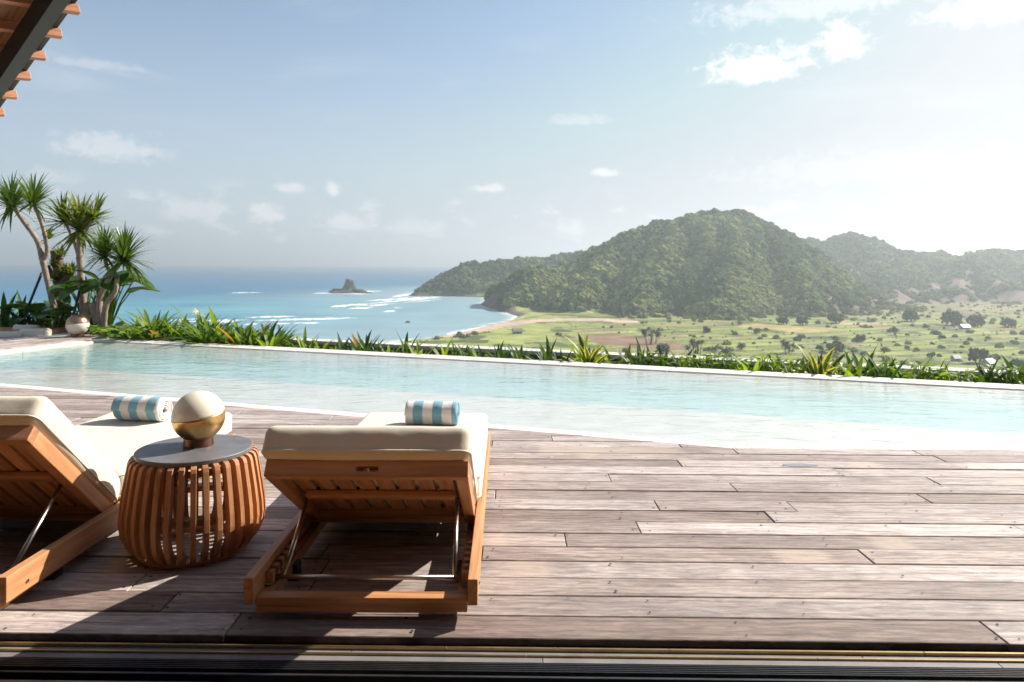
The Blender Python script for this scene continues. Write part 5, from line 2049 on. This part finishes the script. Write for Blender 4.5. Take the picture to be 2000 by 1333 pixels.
    # leaning black stakes
    for (xa, ya, xb, yb, d, lab) in ((48, 618, 82, 533, D1 + 0.1, 'thin black stake propping the leftmost dracaena'), (140, 632, 156, 568, D2 - 0.15, 'thin black stake propping the middle dracaena')):
        a, b2 = Q(xa, ya, d), Q(xb, yb, d)
        dr = (b2 - a).normalized()
        a = a - dr * ((a.z + 0.1) / dr.z)
        m = MB().tube([a, b2], 0.022, 10)
        o = tag(obj('support_stake', m.mesh('support_stake', smooth=True), BLACK), lab, 'stake', 'stakes propping the dracaenas')


trees()


def bigleaf():
    rs = random.Random(9)
    data = [(212, 632, 12.1, 22, 0.46, 0.95, 'broad-leaved dark shrub rising behind the rightmost dracaena trunk', 0.42),
            (168, 640, 12.5, 18, 0.40, 0.86, 'broad-leaved dark shrub between the stump and the middle dracaena', 0.36),
            (75, 650, 12.4, 18, 0.38, 0.42, 'low broad-leaved dark shrub at the foot of the leftmost dracaena', 0.35),
            (110, 648, 11.9, 9, 0.34, 0.34, 'low bright broad-leaved plant behind the coppery globe lamp', 0.25),
            (20, 650, 12.8, 12, 0.36, 0.36, 'broad-leaved dark shrub behind the beige cushions at the left edge', 0.45)]
    for i, (px, py, d, n, ll, h, lab, reach) in enumerate(data):
        p = Q(px, py, d)
        p.z = -0.06
        broad_plant('broadleaf_shrub', lab, p, OV_BIG, n, ll, h, 'broad-leaved shrubs at the far left corner', 700 + i, 0, reach, 0.010)
    for i, (px, d) in enumerate([(190, 11.3), (215, 11.1), (238, 10.9), (262, 10.8)]):
        p = Q(px, 650, d)
        p.z = -0.12
        broad_plant('croton_plant', 'low yellow-green broad-leaved plant, %s to the right of the coppery globe lamp' % ordinal(i + 1), p, OV_LIME + OV_BIG[:1], 11, 0.22, 0.24, 'yellow-green low plants right of the globe lamp', 720 + i, 0, 0.18, 0.006)
    for i, (px, d, l) in enumerate([(10, 12.2, 0.75), (40, 12.6, 0.7), (60, 12.1, 0.6), (95, 12.9, 0.6), (118, 12.0, 0.5), (135, 12.2, 0.5), (172, 11.5, 0.4), (180, 12.2, 0.6)]):
        p = Q(px, 650, d)
        p.z = -0.06
        strap_plant('strap_plant', 'dark strap-leaf plant under the dracaenas, %s from the left picture edge' % ordinal(i + 1), 'plant', p, LV_DARK, 12, l, 0.9, 'dark strap-leaf plants under the dracaenas', 740 + i)


bigleaf()


def lounge_corner():
    def cushion(px0, px1, ytop, ybot, d, lab, rz, seed):
        a, b = Q(px0, ybot, d), Q(px1, ybot, d)
        w = (b - a).length
        h = (ybot - ytop) / F_PX * d * 1.15
        me = rounded_box(w, 0.16, h, min(0.06, h * 0.42), 16, 6, 10, 0.0, 0.012, seed)
        for i, v in enumerate(me.v):
            x, y, z = v
            k = 1 - 0.35 * (abs(2 * x / w) ** 2)
            me.v[i] = (x, y * k * 1.1, z * (1 + 0.07 * abs(2 * x / w) ** 3))
        c = (a + b) / 2
        tag(obj('cushion', me.mesh('cushion', smooth=True), CUSH, None, c + Vector((0, 0, h / 2)), (R(-8), 0, rz)), lab, 'cushion', 'beige cushions of the lounge corner')
    cushion(-8, 41, 650, 667, 11.0, 'beige cushion cut by the left picture edge', 0.1, 1)
    cushion(40, 98, 645, 664, 11.15, 'beige cushion beside the leftmost dracaena trunk', 0.12, 2)
    cushion(27, 78, 637, 652, 11.6, 'beige cushion lying behind the two in front', 0.0, 3)
    a = Q(20, 660, 11.35)
    t = tag(empty('sofa_bench', (a.x - 0.6, a.y + 0.1, -0.04), 0.1), 'low timber bench carrying the beige cushions at the left edge', 'bench')
    box_obj('seat', (-1.4, 1.25, -0.35, 0.45, 0.02, 0.10), TEAK_X, t)
    for x in (-1.3, 1.1):
        box_obj('leg', (x, x + 0.07, -0.3, 0.4, 0.0, 0.02), TEAK_Y, t)


lounge_corner()

# ------------------------------------------------------------------ sea air
HAZE = 0.00025


def build_haze():
    t = NT('sea_haze')
    pv = t.n('ShaderNodeVolumePrincipled')
    pv.inputs['Color'].default_value = (0.85, 0.945, 1.0, 1)
    pv.inputs['Density'].default_value = HAZE
    pv.inputs['Anisotropy'].default_value = 0.5
    t.l(pv.outputs[0], t.out.inputs['Volume'])
    me = MB().box(-13500, 13500, -200, 13500, -75, 190).mesh('haze')
    o = obj('haze', me, t.mat)
    tag(o, kind='stuff')


if HAZE:
    build_haze()
